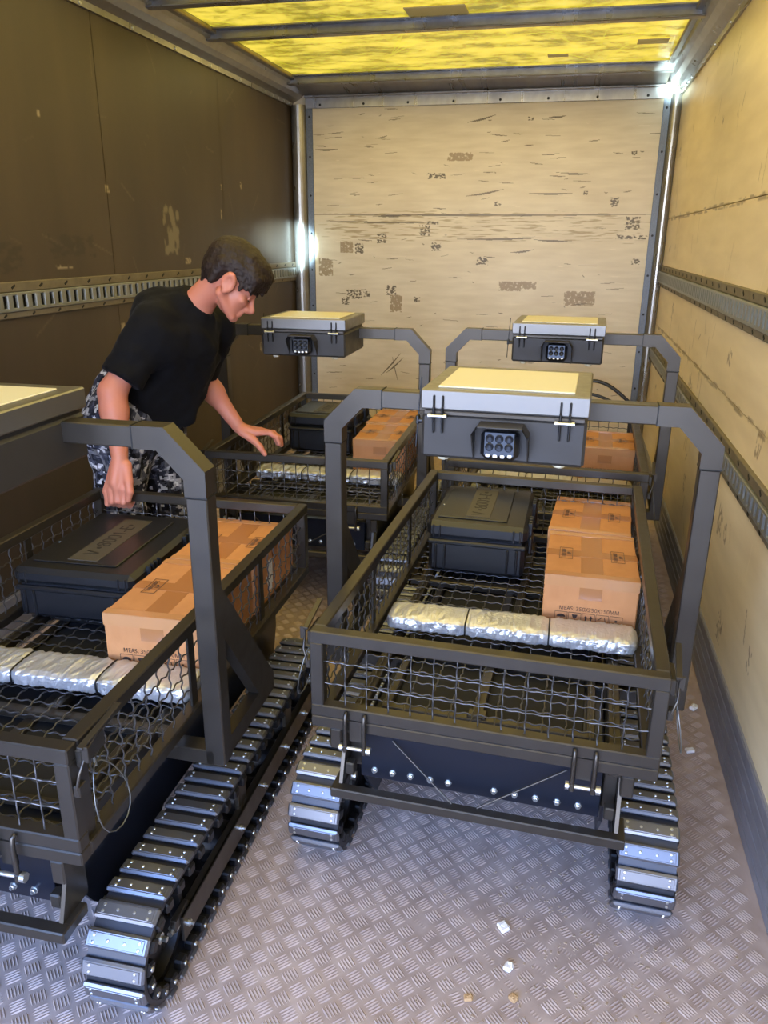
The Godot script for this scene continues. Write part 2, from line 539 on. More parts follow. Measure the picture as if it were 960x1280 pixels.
func build_shell() -> void:
	var rng := RandomNumberGenerator.new()
	rng.seed = 77
	# --- floor: plate with raised five-bar tread
	var b := MB.new()
	b.box(Vector3(W / 2, -0.05, LEN / 2), Vector3(W + 0.2, 0.1, LEN), 0.0)
	var fm := tri_tex(mat(Color(0.765, 0.70, 0.645), 0.85, 0.12, 0.5), 0.7)
	fm.uv1_world_triplanar = true
	fm.albedo_texture = noise_tex(0.035, Color(0.74, 0.70, 0.68), Color(1.0, 0.98, 0.97), 41, 512, FastNoiseLite.TYPE_SIMPLEX_SMOOTH, 5)
	fm.roughness_texture = noise_tex(0.05, Color(0.45, 0.45, 0.45), Color(0.8, 0.8, 0.8), 42, 256)
	var fl := struct(part("floor", b, fm), "grey checker plate floor with raised five-bar tread pattern", "floor")
	b = MB.new()
	for k in 5:
		var d := (k - 2) * 0.0064
		# lens-shaped bar along z, 2 mm high
		var ring := [Vector2(0, -0.0155), Vector2(0.0021, -0.008), Vector2(0.0024, 0), Vector2(0.0021, 0.008), Vector2(0, 0.0155)]
		for i in 4:
			var p: Vector2 = ring[i]
			var q: Vector2 = ring[i + 1]
			for s in [-1.0, 1.0]:
				var f: float = s
				var h0 := 0.0023 if p.x > 0.0 else 0.0002
				var h1 := 0.0023 if q.x > 0.0 else 0.0002
				var nn := Vector3(f * 0.62, 0.78, 0).normalized()
				b.tri(Vector3(d, h0, p.y), Vector3(d, h1, q.y), Vector3(d + f * q.x, 0, q.y), nn)
				if p.x > 0.0: b.tri(Vector3(d, h0, p.y), Vector3(d + f * q.x, 0, q.y), Vector3(d + f * p.x, 0, p.y), nn)
	var mm := MultiMesh.new()
	mm.transform_format = MultiMesh.TRANSFORM_3D
	mm.mesh = b.mesh()
	var spots: Array[Transform3D] = []
	for i in 46:
		for j in range(14, 118):
			for s in 2:
				var x := 0.024 + i * 0.0527 + s * 0.0264
				var z := 0.0 + j * 0.0545 + s * 0.0272
				if x > W - 0.02 or z > LEN - 0.02: continue
				# the tread is worn and dented where carts turned
				var dent := rng.randf() < clampf(0.9 - Vector2(x - 1.98, (z - 4.05) * 0.8).length() * 2.6, 0.0, 0.75)
				var ang := (PI / 4 if s == 0 else -PI / 4) + (rng.randf_range(-0.25, 0.25) if dent else 0.0)
				var sc := rng.randf_range(0.35, 0.9) if dent else rng.randf_range(0.9, 1.05)
				spots.append(Transform3D(Basis(Vector3.UP, ang) * Basis.from_scale(Vector3(1, sc, sc if dent else 1.0)), Vector3(x, 0.0, z)))
	mm.instance_count = spots.size()
	for i in spots.size(): mm.set_instance_transform(i, spots[i])
	var mi := MultiMeshInstance3D.new()
	mi.name = "tread_bars"
	mi.multimesh = mm
	mi.material_override = fm
	mi.set_meta("kind", "stuff")
	fl.add_child(mi)

	# --- left wall: dark film-faced plywood boards
	var im := wall_image(768, 320, Color(0.215, 0.175, 0.13), Color(0.285, 0.235, 0.175), 0.03, 0.006, 3)
	var sz := Vector2(LEN, 2.37)
	var pale := Color(0.62, 0.56, 0.45)
	mark(im, sz, Rect2(1.70, 0.78, 0.16, 0.22), Color(0.48, 0.44, 0.35), 0.25, 5, 14.0, 8.0)
	for e in [[2.30, 0.72, 0.03, 0.03], [2.28, 1.28, 0.035, 0.05], [1.17, 0.65, 0.02, 0.03], [1.19, 0.78, 0.015, 0.05], [1.6, 1.02, 0.06, 0.03], [0.9, 0.62, 0.02, 0.04], [2.7, 0.5, 0.02, 0.02], [1.35, 1.65, 0.08, 0.05], [2.62, 1.03, 0.10, 0.012], [0.7, 1.55, 0.02, 0.05]]:
		mark(im, sz, Rect2(e[0], e[1], e[2], e[3]), pale, 0.35, int(e[0] * 100))
	for e in [[2.9, 0.95, 0.35, 0.10], [2.45, 0.92, 0.3, 0.08], [1.9, 1.5, 0.3, 0.1], [3.3, 0.4, 0.3, 0.2]]:
		mark(im, sz, Rect2(e[0], e[1], e[2], e[3]), Color(0.2, 0.165, 0.12), 0.2, int(e[0] * 91), 12.0, 30.0)
	for i in 160:
		var a := Vector2(rng.randf() * LEN, rng.randf() * 2.3)
		scratch(im, sz, a, a + Vector2.from_angle(rng.randf() * TAU) * rng.randf_range(0.02, 0.16), 0.004, Color(0.42, 0.37, 0.29), rng.randf_range(0.1, 0.4))
	var wl := tex_mat(im, 0.5)
	b = MB.new()
	b.box(Vector3(-0.07, CEIL / 2, LEN / 2), Vector3(0.1, CEIL + 0.1, LEN))
	var left := struct(part("wall_left", b, M.slot), "dark brown plywood left side wall of the cargo box", "wall")
	var edges := [0.0, 1.166, 2.321, 3.476, 4.631, 5.786, LEN]
	for i in 6:
		b = MB.new()
		var z0: float = edges[i] + 0.002
		var z1: float = edges[i + 1] - 0.002
		b.box(Vector3(-0.0105, 1.185, (z0 + z1) / 2), Vector3(0.017, 2.37, z1 - z0))
		b.quad(Vector3(0, 2.37, z0), Vector3(0, 2.37, z1), Vector3(0, 0, z1), Vector3(0, 0, z0), Vector3.RIGHT, Rect2(z0 / LEN, 0, (z1 - z0) / LEN, 1))
		part("panel", b, wl, left)

	# --- right wall: worn pale plywood in three long boards
	im = wall_image(1024, 400, Color(0.80, 0.72, 0.56), Color(0.89, 0.815, 0.655), 0.012, 0.07, 23)
	for i in 260:
		var a := Vector2(rng.randf() * LEN, rng.randf() * 2.3)
		var dk := Color(0.42, 0.33, 0.21)
		scratch(im, sz, a, a + Vector2(rng.randf_range(-0.05, 0.05), rng.randf_range(0.02, 0.13)), rng.randf_range(0.003, 0.008), dk if rng.randf() < 0.7 else Color(0.9, 0.83, 0.68), rng.randf_range(0.15, 0.6))
	for e in [[0.05, 0.782, 3.6, 0.022], [0.05, 1.415, 3.9, 0.02]]:
		mark(im, sz, Rect2(e[0], e[1], e[2], e[3]), Color(0.52, 0.44, 0.31), 0.12, int(e[1] * 177), 5.0, 45.0)
	for i in 26:
		mark(im, sz, Rect2(rng.randf() * 4.5, rng.randf_range(0.3, 2.2), rng.randf_range(0.03, 0.09), rng.randf_range(0.03, 0.12)), Color(0.47, 0.39, 0.27), -0.02, i * 7 + 300, 40.0, 25.0)
	var wr := tex_mat(im, 0.42)
	b = MB.new()
	b.box(Vector3(W + 0.07, CEIL / 2, LEN / 2), Vector3(0.1, CEIL + 0.1, LEN))
	var right := struct(part("wall_right", b, M.slot), "worn pale plywood right side wall with horizontal board joints", "wall")
	var rows := [0.0, 0.945, 1.577, 2.37]
	for i in 3:
		b = MB.new()
		var y0: float = rows[i] + 0.0015
		var y1: float = rows[i + 1] - 0.0015
		b.box(Vector3(W + 0.0105, (y0 + y1) / 2, LEN / 2), Vector3(0.017, y1 - y0, LEN))
		b.quad(Vector3(W, y1, 0), Vector3(W, y1, LEN), Vector3(W, y0, LEN), Vector3(W, y0, 0), Vector3.LEFT, Rect2(0, 1.0 - y1 / 2.37, 1, (y1 - y0) / 2.37))
		part("board", b, wr, right)

	# --- back wall: scratched pale sheet
	im = wall_image(900, 860, Color(0.775, 0.71, 0.58), Color(0.87, 0.815, 0.695), 0.008, 0.055, 57)
	sz = Vector2(W, 2.37)
	var dark := Color(0.30, 0.25, 0.17)
	var tan_c := Color(0.56, 0.47, 0.33)
	var residue := [1.56,1.189,1.663,1.143, 1.422,1.187,1.564,1.128, 1.85,1.134,2.046,1.042, 0.679,1.084,0.762,0.971, 0.173,1.316,0.269,1.203, 0.326,1.43,0.416,1.356, 1.047,1.971,1.21,1.924]
	for i in range(0, residue.size(), 4):
		mark(im, sz, Rect2(residue[i], 2.37 - residue[i + 1], residue[i + 2] - residue[i], residue[i + 1] - residue[i + 3]), tan_c, 0.42, 60 + i, 38.0, 38.0)
	var smudge := [0.652,1.147,0.72,1.085, 0.365,1.115,0.475,1.053, 0.489,1.105,0.535,1.068, 0.331,1.063,0.386,1.012, 0.582,1.486,0.649,1.421, 0.875,1.536,0.944,1.471, 0.921,1.56,1.004,1.541, 0.951,1.43,1.025,1.376, 2.188,1.593,2.277,1.515, 2.141,1.484,2.329,1.458, 0.918,1.854,1.04,1.821, 1.357,1.682,1.408,1.654, 1.544,2.172,1.58,2.15, 1.91,0.701,1.951,0.665, 2.182,1.966,2.214,1.944, 1.917,1.743,1.943,1.721, 2.249,1.343,2.3,1.308, 2.084,1.705,2.136,1.649, 0.841,1.075,0.887,1.038, 1.262,1.342,1.34,1.29, 0.43,1.42,0.49,1.35]
	for i in range(0, smudge.size(), 4):
		mark(im, sz, Rect2(smudge[i], 2.37 - smudge[i + 1], smudge[i + 2] - smudge[i], smudge[i + 1] - smudge[i + 3]), dark, 0.12, 160 + i, 38.0, 60.0)
	var streak := [1.18,1.714,1.417,1.754, 1.169,2.146,1.344,2.185, 1.671,2.165,1.777,2.170, 0.16,2.004,0.314,2.004, 0.125,1.60,2.371,1.604, 0.233,1.56,0.998,1.552, 1.129,1.45,1.679,1.462, 0.555,1.59,0.869,1.60, 1.629,1.45,1.872,1.445, 1.485,1.37,1.635,1.39, 1.58,1.73,1.85,1.73, 1.74,1.85,1.95,1.84, 0.62,0.53,0.76,0.69, 0.66,0.55,0.78,0.66, 0.70,0.66,0.74,0.50]
	for i in range(0, streak.size(), 4):
		scratch(im, sz, Vector2(streak[i], 2.37 - streak[i + 1]), Vector2(streak[i + 2], 2.37 - streak[i + 3]), 0.011, dark, 0.6)
	mark(im, sz, Rect2(0.125, 2.37 - 1.63, 2.25, 0.2), Color(0.62, 0.54, 0.39), -0.16, 412, 4.0, 60.0)
	for i in 230:
		var a := Vector2(rng.randf_range(0.14, 2.3), rng.randf_range(0.1, 2.1))
		scratch(im, sz, a, a + Vector2(rng.randf_range(0.01, 0.12), rng.randf_range(-0.012, 0.012)), rng.randf_range(0.003, 0.007), dark if rng.randf() < 0.75 else Color(0.88, 0.82, 0.70), rng.randf_range(0.15, 0.7))
	var wb := tex_mat(im, 0.4)
	b = MB.new()
	b.box(Vector3(W / 2, CEIL / 2, -0.07), Vector3(W + 0.24, CEIL + 0.1, 0.1))
	var back := struct(part("wall_back", b, M.slot), "scratched pale plywood end wall with dark scuffs and tape residue", "wall")
	b = MB.new()
	b.box(Vector3(W / 2, 1.185, -0.0105), Vector3(W, 2.37, 0.017))
	b.quad(Vector3(0, 2.37, 0), Vector3(W, 2.37, 0), Vector3(W, 0, 0), Vector3(0, 0, 0), Vector3.BACK)
	part("panel", b, wb, back)

	# --- ceiling: translucent yellow fibreglass between metal cross bars
	var ys := FastNoiseLite.new()
	ys.seed = 8
	ys.frequency = 1.0
	ys.fractal_octaves = 5
	ys.domain_warp_enabled = true
	ys.domain_warp_amplitude = 0.5
	ys.domain_warp_frequency = 1.5
	var px := 512
	var py := 900
	im = Image.create(px, py, false, Image.FORMAT_RGB8)
	for y in py:
		for x in px:
			var q := Vector2(x * 2.2 / px, y * 6.0 / py)
			var t := 0.58 + 0.75 * ys.get_noise_2d(q.x * 2.2, q.y * 5.0) + 0.45 * ys.get_noise_2d(q.x * 9.0, q.y * 13.0) + 0.3 * ys.get_noise_2d(q.x * 30.0 + 5.0, q.y * 40.0)
			t = smoothstep(0.0, 0.95, t)
			var c := Color(0.50, 0.47, 0.13).lerp(Color(0.92, 0.83, 0.31), t)
			im.set_pixel(x, y, c)
	var isz := Vector2(2.2, 6.0)
	for i in 300:
		var a := Vector2(rng.randf() * 2.2, rng.randf() * 6.0)
		scratch(im, isz, a, a + Vector2.from_angle(rng.randf() * TAU) * rng.randf_range(0.05, 0.5), 0.012, Color(1.0, 0.92, 0.22), rng.randf_range(0.1, 0.45))
	var gm := mat(Color(0.75, 0.66, 0.20), 0.35)
	gm.emission_enabled = true
	gm.emission = Color.WHITE
	gm.emission_operator = BaseMaterial3D.EMISSION_OP_MULTIPLY
	gm.emission_texture = ImageTexture.create_from_image(im)
	gm.emission_energy_multiplier = ROOF_GLOW
	b = MB.new()
	b.box(Vector3(W / 2, CEIL + 0.09, LEN / 2), Vector3(W + 0.24, 0.1, LEN))
	var ce := struct(part("ceiling", b, M.slot), "yellow translucent roof of the cargo box between metal bars", "ceiling")
	var bars := [0.29, 1.43, 2.0, 3.15, 4.3, 5.45, 6.3]
	for i in bars.size() - 1:
		var z0: float = bars[i]
		var z1: float = bars[i + 1]
		b = MB.new()
		b.box(Vector3(W / 2, CEIL + 0.03, (z0 + z1) / 2), Vector3(W - 0.18, 0.01, z1 - z0 - 0.01))
		b.quad(Vector3(0.1, CEIL + 0.0245, z0), Vector3(W - 0.1, CEIL + 0.0245, z0), Vector3(W - 0.1, CEIL + 0.0245, z1), Vector3(0.1, CEIL + 0.0245, z1), Vector3.DOWN, Rect2(0.03, z0 / 6.5, 0.94, (z1 - z0) / 6.5))
		part("skylight_window_pane", b, gm, ce)
	for z in bars:
		b = MB.new()
		b.box(Vector3(W / 2, CEIL - 0.005, z), Vector3(W - 0.16, 0.05, 0.012))
		b.box(Vector3(W / 2, CEIL - 0.03, z + 0.02), Vector3(W - 0.16, 0.008, 0.05), 0.003)
		b.box(Vector3(W / 2, CEIL + 0.016, z + 0.01), Vector3(W - 0.16, 0.006, 0.08))
		part("roof_bar", b, M.alu, ce)
	var patch_m := mat(Color(0.66, 0.62, 0.50), 0.6)
	patch_m.emission_enabled = true   # the sheet behind lets some daylight through
	patch_m.emission = Color(0.50, 0.44, 0.24)
	patch_m.emission_energy_multiplier = 0.55
	# repair patches glued under the roof sheet
	for e in [[1.22, 1.555, 0.27, 0.13], [2.19, 0.80, 0.15, 0.09], [1.72, 0.565, 0.11, 0.06]]:
		b = MB.new()
		b.box(Vector3(e[0], CEIL + 0.019, e[1]), Vector3(e[2], 0.006, e[3]), 0.002)
		part("repair_patch", b, patch_m, ce)
	for s in [0, 1]:
		b = MB.new()
		var x: float = 0.122 if s == 0 else W - 0.122
		b.box(Vector3(x, CEIL + 0.008, LEN / 2), Vector3(0.018, 0.016, LEN), 0.003)
		part("skylight_edge", b, mat(Color(0.62, 0.55, 0.40), 0.4, 0.3), ce)

	# --- corner extrusions
	var prof := [Vector2(0.0, 2.262), Vector2(0.012, 2.262), Vector2(0.014, 2.285), Vector2(0.03, 2.292), Vector2(0.055, 2.303), Vector2(0.080, 2.322), Vector2(0.098, 2.347), Vector2(0.104, 2.365), Vector2(0.125, 2.368), Vector2(0.125, 2.40), Vector2(0.0, 2.40)]
	for s in [0, 1]:
		b = MB.new()
		var cv := []
		for p in prof:
			cv.append(Vector2(p.x if s == 0 else W - p.x, p.y))
		for i in cv.size():
			var p: Vector2 = cv[i]
			var q: Vector2 = cv[(i + 1) % cv.size()]
			var d := (q - p).normalized()
			var nn := Vector3(d.y, -d.x, 0) * (1.0 if s == 0 else -1.0)
			b.quad(Vector3(p.x, p.y, 0), Vector3(p.x, p.y, LEN), Vector3(q.x, q.y, LEN), Vector3(q.x, q.y, 0), nn)
		var cvn := part("trim_%d" % (s + 1), b, M.alu)
		struct(cvn, ["aluminium coving along the top of the dark wall", "aluminium coving along the top of the pale side wall"][s], "trim")
		for k in 16:
			b = MB.new()
			var x := 0.014 if s == 0 else W - 0.014
			b.lathe(Vector3(x, 2.272, 0.08 + k * (0.10 if k < 4 else 0.38) - (0.0 if k < 4 else 1.1)), Vector3.RIGHT if s == 0 else Vector3.LEFT, [Vector2(0.009, -0.004), Vector2(0.008, 0.002), Vector2(0.004, 0.004), Vector2(0, 0.004)], 8)
			part("rivet", b, M.zinc, cvn)
	# back corner posts: half-round tube plus flat flange
	for s in [0, 1]:
		b = MB.new()
		var sx := 1.0 if s == 0 else -1.0
		var x0 := 0.0 if s == 0 else W
		var xc := x0 + sx * (0.05 if s == 0 else 0.03)
		var rw := 0.05 if s == 0 else 0.032
		for i in 10:
			var a0 := PI * i / 10
			var a1 := PI * (i + 1) / 10
			var p0 := Vector3(xc - cos(a0) * rw, 0, sin(a0) * 0.045)
			var p1 := Vector3(xc - cos(a1) * rw, 0, sin(a1) * 0.045)
			b.quad(p0 + Vector3.UP * 2.27, p1 + Vector3.UP * 2.27, p1, p0, Vector3(-cos((a0 + a1) / 2), 0, sin((a0 + a1) / 2)))
			b.tri(p0 + Vector3.UP * 2.27, p1 + Vector3.UP * 2.27, Vector3(xc, 2.27, 0), Vector3.UP)
		var po := part("trim_%d" % (s + 3), b, M.alu)
		struct(po, ["rounded aluminium corner post beside the dark wall", "rounded aluminium corner post beside the pale side wall"][s], "trim")
		b = MB.new()
		if s == 0: b.box(Vector3(0.1235, 1.125, 0.004), Vector3(0.043, 2.25, 0.008), 0.001)
		else: b.box(Vector3(2.358, 1.125, 0.004), Vector3(0.04, 2.25, 0.008), 0.001)
		part("flange", b, M.galv, po)
		for k in 9:
			b = MB.new()
			b.lathe(Vector3(0.1235 if s == 0 else 2.358, 2.2 - k * 0.24, 0.008), Vector3.BACK, [Vector2(0.007, 0), Vector2(0.005, 0.003), Vector2(0, 0.003)], 8)
			part("rivet", b, M.slot, po)
	# rail along the top of the back wall
	b = MB.new()
	b.box(Vector3(W / 2, 2.281, 0.006), Vector3(2.24, 0.066, 0.012), 0.002)
	b.box(Vector3(W / 2, 2.315, 0.02), Vector3(2.24, 0.012, 0.04), 0.003)
	var tp := struct(part("trim_5", b, M.alu), "aluminium rail along the top of the end wall", "trim")
	for k in 8:
		b = MB.new()
		b.lathe(Vector3(0.2 + k * 0.292, 2.268, 0.012), Vector3.BACK, [Vector2(0.008, 0), Vector2(0.006, 0.004), Vector2(0, 0.004)], 8)
		part("rivet", b, M.slot, tp)
	b = MB.new()
	b.quad(Vector3(0.1, 2.365, 0.27), Vector3(W - 0.1, 2.365, 0.27), Vector3(W - 0.1, 2.322, 0.03), Vector3(0.1, 2.322, 0.03), Vector3(0, -0.98, 0.17))
	b.box(Vector3(W / 2, 2.385, 0.14), Vector3(W - 0.2, 0.03, 0.26))
	struct(part("trim_6", b, M.alu), "sloping metal header between end wall and roof", "trim")

	# --- lashing rails with slots
	for e in [[0, 1.17, 1.292, 7, "slotted lashing rail along the dark left wall"], [1, 1.181, 1.3055, 8, "upper slotted lashing rail along the pale side wall"], [1, 0.7137, 0.8306, 9, "lower slotted lashing rail along the pale side wall"]]:
		var s: int = e[0]
		var y0: float = e[1]
		var y1: float = e[2]
		var sx := 1.0 if s == 0 else -1.0
		var x0 := 0.0 if s == 0 else W
		b = MB.new()
		b.box(Vector3(x0 + sx * 0.002, (y0 + y1) / 2, LEN / 2), Vector3(0.004, y1 - y0, LEN))
		b.box(Vector3(x0 + sx * 0.006, y1 - 0.017, LEN / 2), Vector3(0.012, 0.034, LEN), 0.003)
		b.box(Vector3(x0 + sx * 0.006, y0 + 0.012, LEN / 2), Vector3(0.012, 0.024, LEN), 0.003)
		var ra := struct(part("trim_%d" % int(e[3]), b, M.track_strip), e[4], "rail")
		b = MB.new()
		b.box(Vector3(x0 + sx * 0.013, y1 - 0.040, LEN / 2), Vector3(0.012, 0.010, LEN), 0.002)
		b.box(Vector3(x0 + sx * 0.013, y0 + 0.029, LEN / 2), Vector3(0.012, 0.012, LEN), 0.002)
		part("rail_lip", b, M.track_galv, ra)
		b = MB.new()
		for k in 126:
			var z := 0.03 + k * 0.0508
			b.box(Vector3(x0 + sx * 0.014, (y0 + y1) / 2 - 0.005, z), Vector3(0.012, y1 - y0 - 0.072, 0.030), 0.003)
		var fc := part("slotted_face", b, M.track_galv, ra)
		tag(fc, "galvanised face with upright slots", "", "", "stuff")
		b = MB.new()
		b.box(Vector3(x0 + sx * 0.0052, (y0 + y1) / 2 - 0.005, LEN / 2), Vector3(0.003, y1 - y0 - 0.06, LEN))
		part("slot_backing", b, M.slot, ra)
		b = MB.new()
		for k in 40:
			b.box(Vector3(x0 + sx * 0.0125, y1 - 0.016, 0.1 + k * 0.1524), Vector3(0.003, 0.007, 0.020), 0.0, Basis(Vector3.RIGHT, 0.5))
			b.box(Vector3(x0 + sx * 0.0125, y0 + 0.011, 0.16 + k * 0.1524), Vector3(0.003, 0.006, 0.016), 0.0, Basis(Vector3.RIGHT, 0.5))
		tag(part("nail_slots", b, M.slot, ra), "", "", "", "stuff")
	# --- kick plates
	for s in [0, 1]:
		b = MB.new()
		var sx := 1.0 if s == 0 else -1.0
		var x0 := 0.0 if s == 0 else W
		b.box(Vector3(x0 + sx * 0.003, 0.103, LEN / 2), Vector3(0.006, 0.205, LEN))
		for k in 5:
			b.box(Vector3(x0 + sx * 0.0065, 0.022 + k * 0.041, LEN / 2), Vector3(0.004, 0.030, LEN), 0.0015)
		struct(part(["baseboard_left", "baseboard_right"][s], b, M.kick), ["ribbed grey kick plate under the dark wall", "ribbed grey kick plate at the foot of the pale side wall"][s], "baseboard")
	# --- outside the open rear doors
	b = MB.new()
	b.box(Vector3(W / 2, -1.2, 14.0), Vector3(40, 0.2, 36))
	struct(part("ground", b, mat(Color(0.52, 0.50, 0.47), 0.9)), "pale concrete yard outside the open cargo doors", "ground")

# ---------------------------------------------------------------- tracked robot; origin on the floor under the middle of its front gate, front towards +z
const HB := 0.365
const BL := 1.29
const YT := 0.657

func track_point(s: float, r: float) -> Array:
	# runs round the loop from the front of the bottom run; returns [point(z, y), angle of the outward normal in the (z, y) plane]
	var zc0 := -0.14
	var zc1 := -1.13
	var yc := 0.125
	var st := zc0 - zc1
	var arc := PI * r
	var p := fposmod(s, 2.0 * st + 2.0 * arc)
	if p < arc:
		var a := -PI / 2 + p / r
		return [Vector2(zc0 + cos(a) * r, yc + sin(a) * r), a]
	p -= arc
	if p < st: return [Vector2(zc0 - p, yc + r), PI / 2]
	p -= st
	if p < arc:
		var a := PI / 2 + p / r
		return [Vector2(zc1 + cos(a) * r, yc + sin(a) * r), a]
	p -= arc
	return [Vector2(zc1 + p, yc - r), -PI / 2]

func shoe_mesh(mid: bool) -> ArrayMesh:
	var b := MB.new()
	# y is outwards, z along the run
	b.box(Vector3(0, 0.0055, 0), Vector3(0.127, 0.011, 0.034), 0.0042)
	b.box(Vector3(0, 0.0115, 0), Vector3(0.111, 0.002, 0.022), 0.0008)
	var me := b.mesh()
	me.surface_set_material(0, M.steel)
	b = MB.new()
	for sx in [-1.0, 1.0]:
		for sz in [-1.0, 1.0]:
			b.lathe(Vector3(sx * 0.046, 0.0125, sz * 0.0062), Vector3.UP, [Vector2(0.0036, 0), Vector2(0.0028, 0.0014), Vector2(0, 0.0018)], 7)
	if mid:
		for sx in [-0.017, 0.017]:
			b.lathe(Vector3(sx, 0.0125, 0), Vector3.UP, [Vector2(0.0034, 0), Vector2(0.0026, 0.0014), Vector2(0, 0.0018)], 7)
	me.add_surface_from_arrays(Mesh.PRIMITIVE_TRIANGLES, b.mesh().surface_get_arrays(0))
	me.surface_set_material(1, M.zinc)
	return me

func make_track(robot: Node3D, side: float) -> void:
	var xc := side * 0.3755
	var r := 0.112
	var per := 2.0 * 0.99 + TAU * r
	var b := MB.new()
	# rubber loop
	var steps := 110
	for i in steps:
		var p: Array = track_point(per * i / steps, r)
		var q: Array = track_point(per * (i + 1) / steps, r)
		for e in [[0.0, 1.0], [-0.010, -1.0]]:
			var o: float = e[0]
			var a: Vector2 = p[0] + Vector2.from_angle(p[1]) * o
			var c: Vector2 = q[0] + Vector2.from_angle(q[1]) * o
			var nn := Vector2.from_angle((p[1] if absf(p[1] - q[1]) > 1.0 else (p[1] + q[1]) / 2)) * float(e[1])
			b.quad(Vector3(xc - 0.059, a.y, a.x), Vector3(xc + 0.059, a.y, a.x), Vector3(xc + 0.059, c.y, c.x), Vector3(xc - 0.059, c.y, c.x), Vector3(0, nn.y, nn.x))
		for sx in [-0.059, 0.059]:
			var a: Vector2 = p[0]
			var c: Vector2 = q[0]
			var a2: Vector2 = a - Vector2.from_angle(p[1]) * 0.010
			var c2: Vector2 = c - Vector2.from_angle(q[1]) * 0.010
			b.quad(Vector3(xc + sx, a.y, a.x), Vector3(xc + sx, c.y, c.x), Vector3(xc + sx, c2.y, c2.x), Vector3(xc + sx, a2.y, a2.x), Vector3(signf(sx), 0, 0))
	var tr := part("track", b, M.belt, robot)
	var plain_shoe := shoe_mesh(false)
	var mid_shoe := shoe_mesh(true)
	b = MB.new()
	b.box(Vector3(side * 0.054, -0.022, 0), Vector3(0.022, 0.024, 0.026), 0.004)
	var lug := b.mesh()
	b = MB.new()
	b.lathe(Vector3(side * 0.0655, -0.020, 0), Vector3(side, 0, 0), [Vector2(0.0055, -0.002), Vector2(0.005, 0.001), Vector2(0, 0.0018)], 8)
	var lug_bolt := b.mesh()
	var inner := MB.new()
	for i in 56:
		var p: Array = track_point(per * (i + 0.35) / 56.0, r)
		var nn := Vector2.from_angle(p[1])
		var bs := Basis(Vector3.RIGHT, Vector3(0, nn.y, nn.x), Vector3(0, -nn.x, nn.y))
		if bs.determinant() < 0.0: bs.z = -bs.z
		var c: Vector2 = p[0]
		var at := Transform3D(bs, Vector3(xc, c.y, c.x))
		add("track_shoe", mid_shoe if i % 10 in [5, 6, 7, 8, 9] else plain_shoe, null, tr, at)
		add("guide_lug", lug, M.black, tr, at)
		if nn.y < 0.3: add("lug_bolt", lug_bolt, M.zinc, tr, at)
		inner.xf = at
		inner.box(Vector3(-side * 0.053, -0.022, 0), Vector3(0.020, 0.024, 0.026), 0.004)
	tag(part("inner_lugs", inner, M.black, tr), "", "", "", "stuff")
	# wheels
	for e in [[-0.14, 0.098, "drive_wheel"], [-1.13, 0.098, "idler_wheel"]]:
		b = MB.new()
		var rr: float = e[1]
		b.lathe(Vector3(xc - 0.035, 0.125, e[0]), Vector3.RIGHT, [Vector2(0, 0.008), Vector2(rr * 0.5, 0.008), Vector2(rr * 0.55, 0.016), Vector2(rr * 0.82, 0.016), Vector2(rr * 0.86, 0), Vector2(rr, 0), Vector2(rr, 0.07), Vector2(rr * 0.86, 0.07), Vector2(rr * 0.82, 0.05), Vector2(rr * 0.45, 0.05), Vector2(rr * 0.4, 0.062), Vector2(0, 0.062)], 22)
		for k in 6:
			var a := TAU * k / 6
			b.lathe(Vector3(xc + 0.015, 0.125 + sin(a) * rr * 0.62, float(e[0]) + cos(a) * rr * 0.62), Vector3.RIGHT, [Vector2(0.007, 0), Vector2(0.007, 0.006), Vector2(0, 0.006)], 6)
		part(e[2], b, M.black, tr)
		b = MB.new()
		b.lathe(Vector3(xc + side * 0.028, 0.125, e[0]), Vector3(side, 0, 0), [Vector2(0.012, 0), Vector2(0.012, 0.008), Vector2(0.006, 0.009), Vector2(0.006, 0.02), Vector2(0, 0.02)], 6)
		part("axle_bolt", b, M.zinc, tr)
		b = MB.new()
		b.lathe(Vector3(xc - side * 0.033, 0.125, e[0]), Vector3(-side, 0, 0), [Vector2(0.012, 0), Vector2(0.012, 0.008), Vector2(0.006, 0.009), Vector2(0.006, 0.02), Vector2(0, 0.02)], 6)
		b.cyl(Vector3(xc - side * 0.06, 0.205, float(e[0]) + 0.01), Vector3(xc - side * 0.075, 0.205, float(e[0]) + 0.01), 0.011, 6)
		part("axle_bolt", b, M.zinc, tr)
	for k in 5:
		b = MB.new()
		b.lathe(Vector3(xc - 0.03, 0.063, -0.31 - k * 0.167), Vector3.RIGHT, [Vector2(0, 0), Vector2(0.03, 0), Vector2(0.036, 0.006), Vector2(0.042, 0), Vector2(0.05, 0.004), Vector2(0.05, 0.056), Vector2(0.042, 0.06), Vector2(0.03, 0.052), Vector2(0, 0.052)], 18)
		part("road_wheel", b, M.black, tr)
	for k in 2:
		b = MB.new()
		b.lathe(Vector3(xc - 0.03, 0.196, -0.45 - k * 0.38), Vector3.RIGHT, [Vector2(0, 0), Vector2(0.034, 0), Vector2(0.034, 0.05), Vector2(0, 0.05)], 16)
		part("return_roller", b, M.black, tr)
	# outer carrier rail, bolted; inner plate to the hull
	b = MB.new()
	b.box(Vector3(side * 0.427, 0.093, -0.645), Vector3(0.008, 0.062, 0.90), 0.0015)
	b.box(Vector3(side * 0.420, 0.121, -0.645), Vector3(0.020, 0.006, 0.90), 0.0015)
	b.box(Vector3(side * 0.418, 0.118, -0.205), Vector3(0.014, 0.03, 0.06), 0.002)
	b.box(Vector3(side * 0.413, 0.16, -0.55), Vector3(0.012, 0.08, 0.05), 0.002)
	b.box(Vector3(side * 0.413, 0.16, -0.90), Vector3(0.012, 0.08, 0.05), 0.002)
	part("carrier_rail", b, M.paint, tr)
	b = MB.new()
